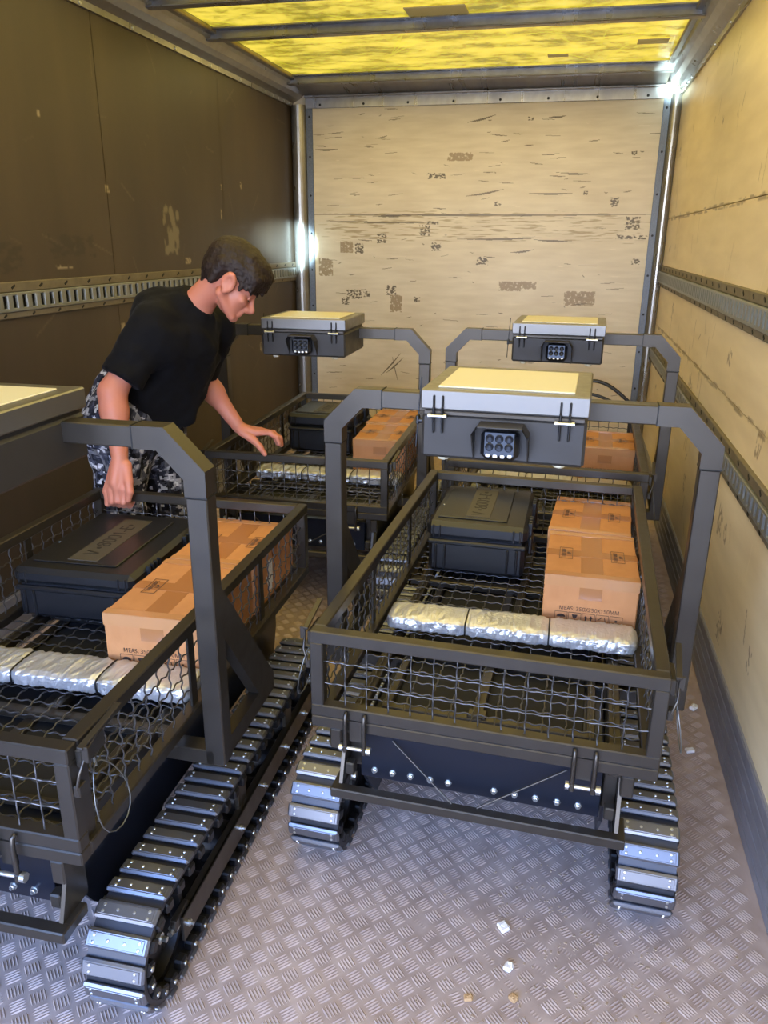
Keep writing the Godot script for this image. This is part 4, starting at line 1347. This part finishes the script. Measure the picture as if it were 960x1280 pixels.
func make_bundle(sd: int) -> Node3D:
	var c := root_node("wrapped_bundle")
	var f := FastNoiseLite.new()
	f.seed = sd
	f.frequency = 1.0
	f.fractal_octaves = 3
	var b := MB.new()
	var nx := 150
	var nr := 36
	var w := 0.665
	var hx := 0.056
	var hy := 0.021
	var k := b.v.size()
	for i in nx + 1:
		var x := -w / 2 + w * i / nx
		var endq := minf(1.0, minf(float(i), float(nx - i)) / 5.0)
		var e := 0.35 + 0.65 * sqrt(1.0 - (1.0 - endq) * (1.0 - endq))
		var pinch := 1.0
		for s in [-0.115, 0.105]: pinch -= 0.10 * exp(-pow((x - s) / 0.009, 2.0))
		for j in nr:
			var a := TAU * j / nr
			var p := Vector2(signf(cos(a)) * pow(absf(cos(a)), 0.42) * hx, signf(sin(a)) * pow(absf(sin(a)), 0.42) * hy)
			var d := f.get_noise_3d(x * 38.0, p.x * 55.0, p.y * 60.0) * 0.0065 + f.get_noise_3d(x * 110.0, p.x * 120.0 + 9.0, p.y * 130.0) * 0.0028
			p = p * (e * pinch) + p.normalized() * d
			p.y = maxf(p.y, -hy)
			b.v.append(Vector3(x + f.get_noise_2d(p.x * 60.0, p.y * 60.0 + i * 0.01) * 0.004 * (1.0 - endq), p.y + hy, p.x))
			b.n.append(Vector3.ZERO)
			b.u.append(Vector2(x, a))
	for i in nx:
		for j in nr:
			var q := [k + i * nr + j, k + i * nr + (j + 1) % nr, k + (i + 1) * nr + (j + 1) % nr, k + (i + 1) * nr + j]
			for t in [[0, 1, 2], [0, 2, 3]]: for m in t: b.ix.append(q[m])
	for e in [0, nx]:
		for j in range(1, nr - 1):
			var o: int = k + int(e) * nr
			if e == 0: b.ix.append_array([o, o + j + 1, o + j])
			else: b.ix.append_array([o, o + j, o + j + 1])
	for t in range(0, b.ix.size(), 3):
		var nn := (b.v[b.ix[t + 2]] - b.v[b.ix[t]]).cross(b.v[b.ix[t + 1]] - b.v[b.ix[t]])
		for m in 3: b.n[b.ix[t + m]] += nn
	# outward check on the whole loop
	var probe := k + (nx / 2) * nr + nr / 4
	var turned := b.n[probe].y < 0.0
	for i in b.n.size(): b.n[i] = (b.n[i] * (-1.0 if turned else 1.0)).normalized()
	if turned:
		for t in range(0, b.ix.size(), 3):
			var sw := b.ix[t + 1]
			b.ix[t + 1] = b.ix[t + 2]
			b.ix[t + 2] = sw
	part("wrapping", b, M.foil, c)
	for s in [-0.115, 0.105]:
		b = MB.new()
		var pts := PackedVector3Array()
		for j in 24:
			var a := TAU * j / 24
			pts.append(Vector3(s, signf(sin(a)) * pow(absf(sin(a)), 0.42) * (hy * 0.97) + hy, signf(cos(a)) * pow(absf(cos(a)), 0.42) * (hx * 0.95)))
		b.tube(pts, 0.0022, 6, true)
		part("strap", b, M.strap, c)
	return c

func hand_mark(c: Node3D) -> void:
	var b := MB.new()
	var o := Vector3(0.1258, 0.070, 0.045)
	b.box(o + Vector3(0, -0.012, 0), Vector3(0.0006, 0.034, 0.040))
	b.box(o + Vector3(0, -0.036, 0), Vector3(0.0006, 0.016, 0.024))
	for i in 4: b.box(o + Vector3(0, 0.024 + 0.004 * float(i == 1 or i == 2), (i - 1.5) * 0.011), Vector3(0.0006, 0.046, 0.007))
	b.bar(o + Vector3(0, -0.02, 0.018), o + Vector3(0, 0.008, 0.034), 0.0006, 0.008)
	part("printed_hand", b, mat(Color(0.86, 0.84, 0.78), 0.6), c)

# ---------------------------------------------------------------- the person: one smooth surface from tapered bones (surface nets)
func sdf(mb: MB, bones: Array, eggs: Array, cell: float, k: float, cuts: Array = [], rough: FastNoiseLite = null, amp := 0.0, hollows: Array = []) -> void:
	var lo := Vector3(1e9, 1e9, 1e9)
	var hi := -lo
	var pad := 2.5 * cell + 1.2 / k
	for e in bones:
		var r: float = maxf(e[2], e[3])
		lo = lo.min((e[0] as Vector3).min(e[1]) - Vector3(r, r, r))
		hi = hi.max((e[0] as Vector3).max(e[1]) + Vector3(r, r, r))
	for e in eggs:
		var t: Transform3D = e
		var r: float = maxf(t.basis.x.length(), maxf(t.basis.y.length(), t.basis.z.length()))
		lo = lo.min(t.origin - Vector3(r, r, r))
		hi = hi.max(t.origin + Vector3(r, r, r))
	lo -= Vector3(pad, pad, pad)
	hi += Vector3(pad, pad, pad)
	var nx := int((hi.x - lo.x) / cell) + 2
	var ny := int((hi.y - lo.y) / cell) + 2
	var nz := int((hi.z - lo.z) / cell) + 2
	var f := PackedFloat32Array()
	f.resize(nx * ny * nz)
	var reach := 5.0 / k
	for e in bones:
		var a: Vector3 = e[0]
		var b: Vector3 = e[1]
		var ra: float = e[2]
		var rb: float = e[3]
		var q := maxf(ra, rb) + reach
		var i0 := Vector3i(((a.min(b) - Vector3(q, q, q)) - lo) / cell).max(Vector3i.ZERO)
		var i1 := Vector3i(((a.max(b) + Vector3(q, q, q)) - lo) / cell + Vector3.ONE).min(Vector3i(nx - 1, ny - 1, nz - 1))
		var ab := b - a
		var l2 := maxf(ab.length_squared(), 1e-9)
		for z in range(i0.z, i1.z + 1):
			for y in range(i0.y, i1.y + 1):
				var row := (z * ny + y) * nx
				for x in range(i0.x, i1.x + 1):
					var p := lo + Vector3(x, y, z) * cell - a
					var t := clampf(p.dot(ab) / l2, 0.0, 1.0)
					var d := (p - ab * t).length() - ra - (rb - ra) * t
					if d < reach: f[row + x] += exp(-k * maxf(d, -8.0 / k))
	for e in eggs:
		var tr: Transform3D = e
		var r := Vector3(tr.basis.x.length(), tr.basis.y.length(), tr.basis.z.length())
		var rot := tr.basis.orthonormalized().transposed()
		var mr := minf(r.x, minf(r.y, r.z))
		var big := maxf(r.x, maxf(r.y, r.z)) + reach
		var i0 := Vector3i((tr.origin - Vector3(big, big, big) - lo) / cell).max(Vector3i.ZERO)
		var i1 := Vector3i((tr.origin + Vector3(big, big, big) - lo) / cell + Vector3.ONE).min(Vector3i(nx - 1, ny - 1, nz - 1))
		for z in range(i0.z, i1.z + 1):
			for y in range(i0.y, i1.y + 1):
				var row := (z * ny + y) * nx
				for x in range(i0.x, i1.x + 1):
					var p := rot * (lo + Vector3(x, y, z) * cell - tr.origin)
					var g := (p / r).length()
					var h := (p / (r * r)).length()
					var d := g * (g - 1.0) / maxf(h, 1e-6)
					if d < reach: f[row + x] += exp(-k * maxf(d, -8.0 / k))
	# to a distance-like field, negative inside
	for z in nz:
		for y in ny:
			var row := (z * ny + y) * nx
			for x in nx:
				var e := f[row + x]
				if e <= 0.0:
					f[row + x] = reach
					continue
				var v := -log(e) / k
				if absf(v) < 4.0 * cell + absf(amp):
					var p := lo + Vector3(x, y, z) * cell
					if rough: v += rough.get_noise_3dv(p) * amp
					for c in hollows:
						var tr: Transform3D = c
						var g := (tr.affine_inverse() * p).length()
						v = maxf(v, (1.0 - g) * tr.basis.x.length())
				for c in cuts:
					var p := lo + Vector3(x, y, z) * cell
					if p.distance_to(c[0]) < float(c[2]): v = maxf(v, (p - (c[0] as Vector3)).dot(c[1]))
				f[row + x] = v
	var vid := PackedInt32Array()
	vid.resize(nx * ny * nz)
	vid.fill(-1)
	var base := mb.v.size()
	var sx := 1
	var sy := nx
	var sz := nx * ny
	var off := [0, sx, sy, sx + sy, sz, sx + sz, sy + sz, sx + sy + sz]
	var pairs := [[0, 1], [2, 3], [4, 5], [6, 7], [0, 2], [1, 3], [4, 6], [5, 7], [0, 4], [1, 5], [2, 6], [3, 7]]
	for z in nz - 1:
		for y in ny - 1:
			var row := (z * ny + y) * nx
			for x in nx - 1:
				var o := row + x
				var s0 := f[o] < 0.0
				if s0 == (f[o + 1] < 0.0) and s0 == (f[o + sy] < 0.0) and s0 == (f[o + sz] < 0.0) and s0 == (f[o + sy + 1] < 0.0) and s0 == (f[o + sz + 1] < 0.0) and s0 == (f[o + sz + sy] < 0.0) and s0 == (f[o + sz + sy + 1] < 0.0): continue
				var sum := Vector3.ZERO
				var m := 0
				for pr in pairs:
					var i: int = pr[0]
					var j: int = pr[1]
					var fa := f[o + int(off[i])]
					var fb := f[o + int(off[j])]
					if (fa < 0.0) == (fb < 0.0): continue
					var t := fa / (fa - fb)
					var pa := Vector3(i & 1, (i >> 1) & 1, (i >> 2) & 1)
					var pb := Vector3(j & 1, (j >> 1) & 1, (j >> 2) & 1)
					sum += pa.lerp(pb, t)
					m += 1
				var lp := sum / m
				vid[o] = mb.v.size()
				mb.v.append(lo + (Vector3(x, y, z) + lp) * cell)
				var gx := lerpf(lerpf(f[o + 1] - f[o], f[o + sy + 1] - f[o + sy], lp.y), lerpf(f[o + sz + 1] - f[o + sz], f[o + sz + sy + 1] - f[o + sz + sy], lp.y), lp.z)
				var gy := lerpf(lerpf(f[o + sy] - f[o], f[o + sy + 1] - f[o + 1], lp.x), lerpf(f[o + sz + sy] - f[o + sz], f[o + sz + sy + 1] - f[o + sz + 1], lp.x), lp.z)
				var gz := lerpf(lerpf(f[o + sz] - f[o], f[o + sz + 1] - f[o + 1], lp.x), lerpf(f[o + sz + sy] - f[o + sy], f[o + sz + sy + 1] - f[o + sy + 1], lp.x), lp.y)
				mb.n.append(Vector3(gx, gy, gz).normalized())
				mb.u.append(Vector2.ZERO)
	for z in range(1, nz - 1):
		for y in range(1, ny - 1):
			var row := (z * ny + y) * nx
			for x in range(1, nx - 1):
				var o := row + x
				var s0 := f[o] < 0.0
				for ax in 3:
					var st: int = [sx, sy, sz][ax]
					if s0 == (f[o + st] < 0.0): continue
					var p: int = [sy, sz, sx][ax]
					var q: int = [sz, sx, sy][ax]
					var a := vid[o - p - q]
					var b := vid[o - q]
					var c := vid[o]
					var d := vid[o - p]
					if a < 0 or b < 0 or c < 0 or d < 0: continue
					if s0:
						mb.ix.append(a); mb.ix.append(c); mb.ix.append(b); mb.ix.append(a); mb.ix.append(d); mb.ix.append(c)
					else:
						mb.ix.append(a); mb.ix.append(b); mb.ix.append(c); mb.ix.append(a); mb.ix.append(c); mb.ix.append(d)

func egg(c: Vector3, bs: Basis, r: Vector3) -> Transform3D:
	return Transform3D(Basis(bs.x * r.x, bs.y * r.y, bs.z * r.z), c)

func make_person() -> void:
	var pn := root_node("person", Transform3D(Basis(), Vector3(0.36, 0, 2.96)))
	tag(pn, "person in a black t-shirt and camouflage trousers leaning over the left robots", "person")
	var inv := pn.transform.affine_inverse()
	var skin := mat(Color(0.72, 0.455, 0.365), 0.5, 0.0, 0.45)
	skin.subsurf_scatter_enabled = true
	skin.subsurf_scatter_strength = 0.12
	var b := MB.new()
	b.xf = Transform3D()
	# body, neck and arms
	sdf(b, [[Vector3(0.677, 1.221, 2.955), Vector3(0.745, 1.290, 2.955), 0.0440, 0.0440], [Vector3(0.566, 1.167, 2.965), Vector3(0.677, 1.221, 2.955), 0.0600, 0.0440], [Vector3(0.586, 1.165, 3.100), Vector3(0.664, 1.137, 2.800), 0.0500, 0.0500], [Vector3(0.598, 1.124, 2.955), Vector3(0.482, 0.957, 2.970), 0.1000, 0.0900], [Vector3(0.586, 1.165, 3.100), Vector3(0.493, 0.973, 3.220), 0.0470, 0.0390], [Vector3(0.493, 0.973, 3.220), Vector3(0.504, 0.914, 3.236), 0.0380, 0.0400], [Vector3(0.504, 0.914, 3.236), Vector3(0.531, 0.774, 3.275), 0.0390, 0.0265], [Vector3(0.664, 1.137, 2.800), Vector3(0.582, 0.956, 2.760), 0.0450, 0.0380], [Vector3(0.582, 0.956, 2.760), Vector3(0.620, 0.898, 2.752), 0.0370, 0.0380], [Vector3(0.620, 0.898, 2.752), Vector3(0.710, 0.764, 2.735), 0.0360, 0.0250]], [], 0.009, 90.0)
	# hands
	sdf(b, [[Vector3(0.531, 0.774, 3.275), Vector3(0.521, 0.700, 3.301), 0.0255, 0.0200], [Vector3(0.548, 0.754, 3.281), Vector3(0.547, 0.678, 3.303), 0.0140, 0.0115], [Vector3(0.547, 0.678, 3.303), Vector3(0.546, 0.635, 3.304), 0.0108, 0.0098], [Vector3(0.546, 0.635, 3.304), Vector3(0.545, 0.612, 3.269), 0.0098, 0.0091], [Vector3(0.545, 0.612, 3.269), Vector3(0.545, 0.616, 3.249), 0.0091, 0.0083], [Vector3(0.536, 0.754, 3.281), Vector3(0.526, 0.682, 3.305), 0.0140, 0.0115], [Vector3(0.526, 0.682, 3.305), Vector3(0.526, 0.639, 3.306), 0.0113, 0.0103], [Vector3(0.526, 0.639, 3.306), Vector3(0.525, 0.612, 3.269), 0.0103, 0.0096], [Vector3(0.525, 0.612, 3.269), Vector3(0.525, 0.616, 3.249), 0.0096, 0.0088], [Vector3(0.525, 0.754, 3.281), Vector3(0.505, 0.676, 3.303), 0.0140, 0.0115], [Vector3(0.505, 0.676, 3.303), Vector3(0.505, 0.633, 3.304), 0.0108, 0.0098], [Vector3(0.505, 0.633, 3.304), Vector3(0.506, 0.612, 3.269), 0.0098, 0.0091], [Vector3(0.506, 0.612, 3.269), Vector3(0.506, 0.616, 3.249), 0.0091, 0.0083], [Vector3(0.514, 0.754, 3.281), Vector3(0.485, 0.666, 3.300), 0.0140, 0.0115], [Vector3(0.485, 0.666, 3.300), Vector3(0.486, 0.623, 3.301), 0.0098, 0.0088], [Vector3(0.486, 0.623, 3.301), Vector3(0.487, 0.612, 3.269), 0.0088, 0.0082], [Vector3(0.487, 0.612, 3.269), Vector3(0.487, 0.616, 3.249), 0.0082, 0.0075], [Vector3(0.553, 0.749, 3.279), Vector3(0.567, 0.703, 3.297), 0.0180, 0.0135], [Vector3(0.567, 0.703, 3.297), Vector3(0.572, 0.672, 3.305), 0.0125, 0.0115], [Vector3(0.572, 0.672, 3.305), Vector3(0.566, 0.645, 3.307), 0.0115, 0.0095]], [], 0.003, 330.0)
	sdf(b, [[Vector3(0.720, 0.760, 2.747), Vector3(0.783, 0.747, 2.735), 0.0155, 0.0118], [Vector3(0.783, 0.747, 2.735), Vector3(0.832, 0.750, 2.735), 0.0110, 0.0102], [Vector3(0.832, 0.750, 2.735), Vector3(0.860, 0.733, 2.735), 0.0098, 0.0091], [Vector3(0.860, 0.733, 2.735), Vector3(0.868, 0.709, 2.735), 0.0091, 0.0080], [Vector3(0.720, 0.760, 2.739), Vector3(0.783, 0.747, 2.710), 0.0155, 0.0118], [Vector3(0.783, 0.747, 2.710), Vector3(0.835, 0.744, 2.710), 0.0115, 0.0107], [Vector3(0.835, 0.744, 2.710), Vector3(0.862, 0.724, 2.708), 0.0103, 0.0096], [Vector3(0.862, 0.724, 2.708), Vector3(0.867, 0.698, 2.706), 0.0096, 0.0084], [Vector3(0.720, 0.760, 2.731), Vector3(0.778, 0.745, 2.688), 0.0155, 0.0118], [Vector3(0.778, 0.745, 2.688), Vector3(0.827, 0.739, 2.690), 0.0110, 0.0102], [Vector3(0.827, 0.739, 2.690), Vector3(0.851, 0.715, 2.688), 0.0098, 0.0091], [Vector3(0.851, 0.715, 2.688), Vector3(0.857, 0.693, 2.687), 0.0091, 0.0080], [Vector3(0.720, 0.760, 2.723), Vector3(0.766, 0.737, 2.668), 0.0155, 0.0118], [Vector3(0.766, 0.737, 2.668), Vector3(0.809, 0.730, 2.670), 0.0100, 0.0092], [Vector3(0.809, 0.730, 2.670), Vector3(0.831, 0.709, 2.668), 0.0088, 0.0082], [Vector3(0.831, 0.709, 2.668), Vector3(0.836, 0.690, 2.668), 0.0082, 0.0072], [Vector3(0.710, 0.764, 2.735), Vector3(0.740, 0.752, 2.735), 0.0240, 0.0200], [Vector3(0.728, 0.750, 2.751), Vector3(0.778, 0.721, 2.757), 0.0170, 0.0135], [Vector3(0.778, 0.721, 2.757), Vector3(0.802, 0.699, 2.762), 0.0125, 0.0112], [Vector3(0.802, 0.699, 2.762), Vector3(0.820, 0.673, 2.762), 0.0110, 0.0090]], [], 0.003, 330.0)
	# head: local axes right (towards the camera), up, back
	var fw := Vector3(0.915, 0.0, -0.403)
	var pitch := 0.67
	var z := -(fw * cos(pitch) + Vector3.DOWN * sin(pitch))
	var x := Vector3(0.403, 0.0, 0.915)
	var y := z.cross(x)
	var hb := Basis(x, y, z)
	var ht := Transform3D(hb, Vector3(0.812, 1.319, 2.955))
	var eggs := [
		egg(ht * Vector3(0, 0.022, 0.012), hb, Vector3(0.070, 0.078, 0.088)),
		egg(ht * Vector3(0, 0.012, -0.035), hb, Vector3(0.062, 0.062, 0.052)),
		egg(ht * Vector3(0, -0.040, -0.040), hb, Vector3(0.054, 0.062, 0.046)),
		egg(ht * Vector3(0, -0.078, -0.040), hb, Vector3(0.044, 0.030, 0.040)),
	]
	var bones := [
		[ht * Vector3(0, -0.105, -0.076), ht * Vector3(0, -0.100, -0.070), 0.014, 0.018],
		[ht * Vector3(0.050, -0.060, 0.005), ht * Vector3(0.022, -0.102, -0.066), 0.018, 0.013],
		[ht * Vector3(-0.050, -0.060, 0.005), ht * Vector3(-0.022, -0.102, -0.066), 0.018, 0.013],
		[ht * Vector3(0, -0.012, -0.088), ht * Vector3(0, -0.048, -0.108), 0.0065, 0.0085],
		[ht * Vector3(0, -0.050, -0.108), ht * Vector3(0, -0.053, -0.104), 0.0095, 0.010],
		[ht * Vector3(0.010, -0.056, -0.094), ht * Vector3(0.010, -0.056, -0.090), 0.008, 0.008],
		[ht * Vector3(-0.010, -0.056, -0.094), ht * Vector3(-0.010, -0.056, -0.090), 0.008, 0.008],
		[ht * Vector3(0.014, -0.0735, -0.085), ht * Vector3(-0.014, -0.0735, -0.085), 0.0062, 0.0062],
		[ht * Vector3(0.013, -0.084, -0.083), ht * Vector3(-0.013, -0.084, -0.083), 0.0066, 0.0066],
		[ht * Vector3(0.038, -0.002, -0.074), ht * Vector3(0.012, 0.002, -0.085), 0.010, 0.009],
		[ht * Vector3(-0.038, -0.002, -0.074), ht * Vector3(-0.012, 0.002, -0.085), 0.010, 0.009],
		[ht * Vector3(0.046, -0.038, -0.060), ht * Vector3(0.036, -0.042, -0.070), 0.014, 0.012],
		[ht * Vector3(-0.046, -0.038, -0.060), ht * Vector3(-0.036, -0.042, -0.070), 0.014, 0.012],
		[ht * Vector3(0, -0.03, 0.03), Vector3(0.659, 1.216, 2.955), 0.045, 0.049],
	]
	var pits := []
	for s in [-1.0, 1.0]:
		pits.append(egg(ht * Vector3(s * 0.031, -0.020, -0.092), hb, Vector3(0.016, 0.009, 0.012)))
		# ears: rim, lobe and bowl
		var rim := []
		for i in 9:
			var a := lerpf(-0.6, 4.1, i / 8.0)
			rim.append(ht * Vector3(s * (0.074 + 0.009 * sin(clampf(a, 0, PI))), -0.020 + sin(a) * 0.028 * (1.0 if a < PI else 0.9), 0.004 + 0.004 * sin(a) - cos(a) * -0.016))
		for i in 8: bones.append([rim[i], rim[i + 1], 0.0042, 0.0042])
		bones.append([ht * Vector3(s * 0.071, -0.015, 0.006), ht * Vector3(s * 0.072, -0.032, 0.003), 0.010, 0.008])
		bones.append([ht * Vector3(s * 0.073, -0.046, 0.000), ht * Vector3(s * 0.073, -0.048, 0.001), 0.0065, 0.0065])
	sdf(b, bones, eggs, 0.0035, 210.0, [], null, 0.0, pits)
	b.xf = Transform3D()
	var body := MeshInstance3D.new()
	body.name = "body"
	for i in b.v.size(): b.v[i] = inv * b.v[i]
	body.mesh = b.mesh()
	body.material_override = skin
	pn.add_child(body)
	# eyes, brows, lips
	var dark := mat(Color(0.10, 0.075, 0.06), 0.7)
	for s in [-1.0, 1.0]:
		b = MB.new()
		b.lathe(Vector3(s * 0.031, -0.022, -0.079), Vector3(0, 0, -1), [Vector2(0.0115, -0.004), Vector2(0.0105, 0.001), Vector2(0.007, 0.0045), Vector2(0, 0.006)], 14)
		part("eyelid", b, skin, body, inv * ht)
		b = MB.new()
		b.tube(PackedVector3Array([Vector3(s * 0.020, -0.0275, -0.082), Vector3(s * 0.031, -0.0295, -0.0855), Vector3(s * 0.043, -0.0265, -0.078)]), 0.0016, 6)
		part("eyelash", b, dark, body, inv * ht)
		b = MB.new()
		b.tube(PackedVector3Array([Vector3(s * 0.014, -0.001, -0.0965), Vector3(s * 0.028, 0.004, -0.092), Vector3(s * 0.044, 0.001, -0.082)]), 0.0034, 6)
		part("eyebrow", b, dark, body, inv * ht)
	var lipc := mat(Color(0.62, 0.33, 0.29), 0.45)
	b = MB.new()
	b.tube(PackedVector3Array([Vector3(-0.020, -0.079, -0.083), Vector3(-0.008, -0.0775, -0.0905), Vector3(0.008, -0.0775, -0.0905), Vector3(0.020, -0.079, -0.083)]), 0.0024, 6)
	part("lips", b, lipc, body, inv * ht)
	# hair: cap, swept fringe, cut short above the ears
	var hn := FastNoiseLite.new()
	hn.seed = 3
	hn.frequency = 70.0
	hn.fractal_octaves = 2
	b = MB.new()
	eggs = [
		egg(ht * Vector3(0, 0.042, 0.020), hb, Vector3(0.079, 0.080, 0.094)),
		egg(ht * Vector3(0, 0.000, 0.055), hb, Vector3(0.066, 0.060, 0.050)),
		egg(ht * Vector3(0, 0.075, -0.035), hb, Vector3(0.068, 0.038, 0.062)),
	]
	bones = []
	var rng := RandomNumberGenerator.new()
	rng.seed = 12
	for i in 15:
		var s := (i - 7) / 7.0
		var a0 := ht * Vector3(s * 0.058, 0.098 - absf(s) * 0.02, -0.01)
		var a1 := ht * Vector3(s * 0.070, 0.068 - absf(s) * 0.028, -0.092 + absf(s) * 0.036)
		var a2 := ht * Vector3(s * 0.073 + rng.randf_range(-0.006, 0.006), 0.026 - absf(s) * 0.030 + rng.randf_range(-0.010, 0.008), -0.113 + absf(s) * 0.045)
		bones.append([a0, a1, 0.020, 0.017])
		bones.append([a1, a2, 0.016, 0.0045])
	for s in [-1.0, 1.0]:
		for i in 5:
			var q := i / 4.0
			bones.append([ht * Vector3(s * 0.068, 0.045, -0.045 + q * 0.07), ht * Vector3(s * 0.0735, 0.006 - 0.022 * (1.0 if i == 1 else 0.3) + 0.012 * (1.0 if i > 1 and i < 4 else 0.0), -0.052 + q * 0.066), 0.016, 0.006])
		bones.append([ht * Vector3(s * 0.060, 0.02, 0.05), ht * Vector3(s * 0.050, -0.045, 0.052), 0.024, 0.012])
	bones.append([ht * Vector3(0, 0.0, 0.075), ht * Vector3(0, -0.062, 0.066), 0.034, 0.014])
	sdf(b, bones, eggs, 0.0035, 240.0, [], hn, 0.0022)
	for i in b.v.size(): b.v[i] = inv * b.v[i]
	var hm := tri_tex(mat(Color(0.205, 0.150, 0.125), 0.62, 0.0, 0.4), 6.0)
	hm.albedo_texture = noise_tex(0.12, Color(0.45, 0.43, 0.40), Color(1, 1, 1), 61, 256, FastNoiseLite.TYPE_SIMPLEX_SMOOTH, 3, Vector2(1, 0.12))
	part("hair", b, hm, pn)
	# t-shirt
	var cn := FastNoiseLite.new()
	cn.seed = 21
	cn.frequency = 7.0
	cn.fractal_octaves = 3
	b = MB.new()
	sdf(b, [[Vector3(0.566, 1.167, 2.965), Vector3(0.598, 1.124, 2.955), 0.1120, 0.1250], [Vector3(0.598, 1.124, 2.955), Vector3(0.482, 0.957, 2.970), 0.1250, 0.1280], [Vector3(0.482, 0.957, 2.970), Vector3(0.428, 0.829, 2.975), 0.1260, 0.1280], [Vector3(0.586, 1.165, 3.100), Vector3(0.566, 1.167, 2.965), 0.0680, 0.0800], [Vector3(0.664, 1.137, 2.800), Vector3(0.566, 1.167, 2.965), 0.0660, 0.0800], [Vector3(0.696, 1.245, 2.955), Vector3(0.566, 1.167, 2.965), 0.0570, 0.0880], [Vector3(0.586, 1.165, 3.100), Vector3(0.502, 0.993, 3.208), 0.0680, 0.0680], [Vector3(0.664, 1.137, 2.800), Vector3(0.582, 0.956, 2.760), 0.0620, 0.0580], [Vector3(0.658, 1.094, 2.935), Vector3(0.503, 0.840, 2.950), 0.0700, 0.0750], [Vector3(0.647, 1.026, 2.860), Vector3(0.586, 0.841, 2.930), 0.0450, 0.0350], [Vector3(0.616, 1.115, 3.080), Vector3(0.482, 0.957, 2.970), 0.0700, 0.0800]], [], 0.010, 60.0, [[Vector3(0.690, 1.240, 2.955), Vector3(0.739, 0.673, 0.000), 0.085], [Vector3(0.511, 1.012, 3.196), Vector3(-0.381, -0.783, 0.491), 0.10], [Vector3(0.587, 0.969, 2.763), Vector3(-0.404, -0.893, -0.197), 0.085], [Vector3(0.444, 0.768, 2.970), Vector3(0.12, -0.99, 0), 0.24]], cn, 0.016)
	for i in b.v.size(): b.v[i] = inv * b.v[i]
	var tm := mat(Color(0.05, 0.048, 0.054), 0.85, 0.0, 0.25)
	tm.rim_enabled = true
	tm.rim = 0.12
	part("shirt", b, tm, pn)
	# camouflage trousers
	b = MB.new()
	cn.seed = 44
	sdf(b, [[Vector3(0.409, 0.824, 3.060), Vector3(0.434, 0.777, 2.880), 0.1250, 0.1150], [Vector3(0.366, 0.832, 2.975), Vector3(0.395, 0.896, 2.970), 0.1300, 0.1250], [Vector3(0.409, 0.824, 3.060), Vector3(0.379, 0.470, 3.070), 0.1050, 0.0820], [Vector3(0.434, 0.777, 2.880), Vector3(0.470, 0.470, 2.860), 0.1050, 0.0820], [Vector3(0.379, 0.470, 3.070), Vector3(0.319, 0.090, 3.075), 0.0800, 0.0720], [Vector3(0.470, 0.470, 2.860), Vector3(0.370, 0.090, 2.860), 0.0800, 0.0720]], [], 0.011, 60.0, [], cn, 0.014)
	for i in b.v.size(): b.v[i] = inv * b.v[i]
	var im := Image.create(256, 256, false, Image.FORMAT_RGB8)
	var n1 := FastNoiseLite.new()
	n1.seed = 71
	n1.frequency = 0.028
	n1.fractal_octaves = 2
	var n2 := FastNoiseLite.new()
	n2.seed = 72
	n2.frequency = 0.035
	n2.fractal_octaves = 2
	for yy in 256:
		for xx in 256:
			var px := int(xx / 3.0) * 3
			var py := int(yy / 3.0) * 3
			var c := Color(0.17, 0.18, 0.23)
			if n1.get_noise_2d(px + 90.0, py) > 0.24: c = Color(0.36, 0.37, 0.43)
			if n2.get_noise_2d(px, py) > 0.02: c = Color(0.05, 0.05, 0.07)
			if n2.get_noise_2d(px + 300.0, py + 50.0) > 0.34: c = Color(0.80, 0.80, 0.82)
			im.set_pixel(xx, yy, c)
	var cm := tri_tex(mat(Color.WHITE, 0.9, 0.0, 0.3), 2.6)
	cm.albedo_texture = ImageTexture.create_from_image(im)
	part("trousers", b, cm, pn)
	b = MB.new()
	sdf(b, [[Vector3(0.289, 0.045, 3.085), Vector3(0.465, 0.035, 3.011), 0.0450, 0.0360], [Vector3(0.340, 0.045, 2.870), Vector3(0.516, 0.035, 2.796), 0.0450, 0.0360], [Vector3(0.319, 0.090, 3.075), Vector3(0.319, 0.120, 3.075), 0.0480, 0.0500], [Vector3(0.370, 0.090, 2.860), Vector3(0.370, 0.120, 2.860), 0.0480, 0.0500]], [], 0.008, 120.0, [[Vector3(0.3, 0.002, 2.95), Vector3.DOWN, 2.0]])
	for i in b.v.size(): b.v[i] = inv * b.v[i]
	part("shoes", b, mat(Color(0.09, 0.09, 0.10), 0.6), pn)
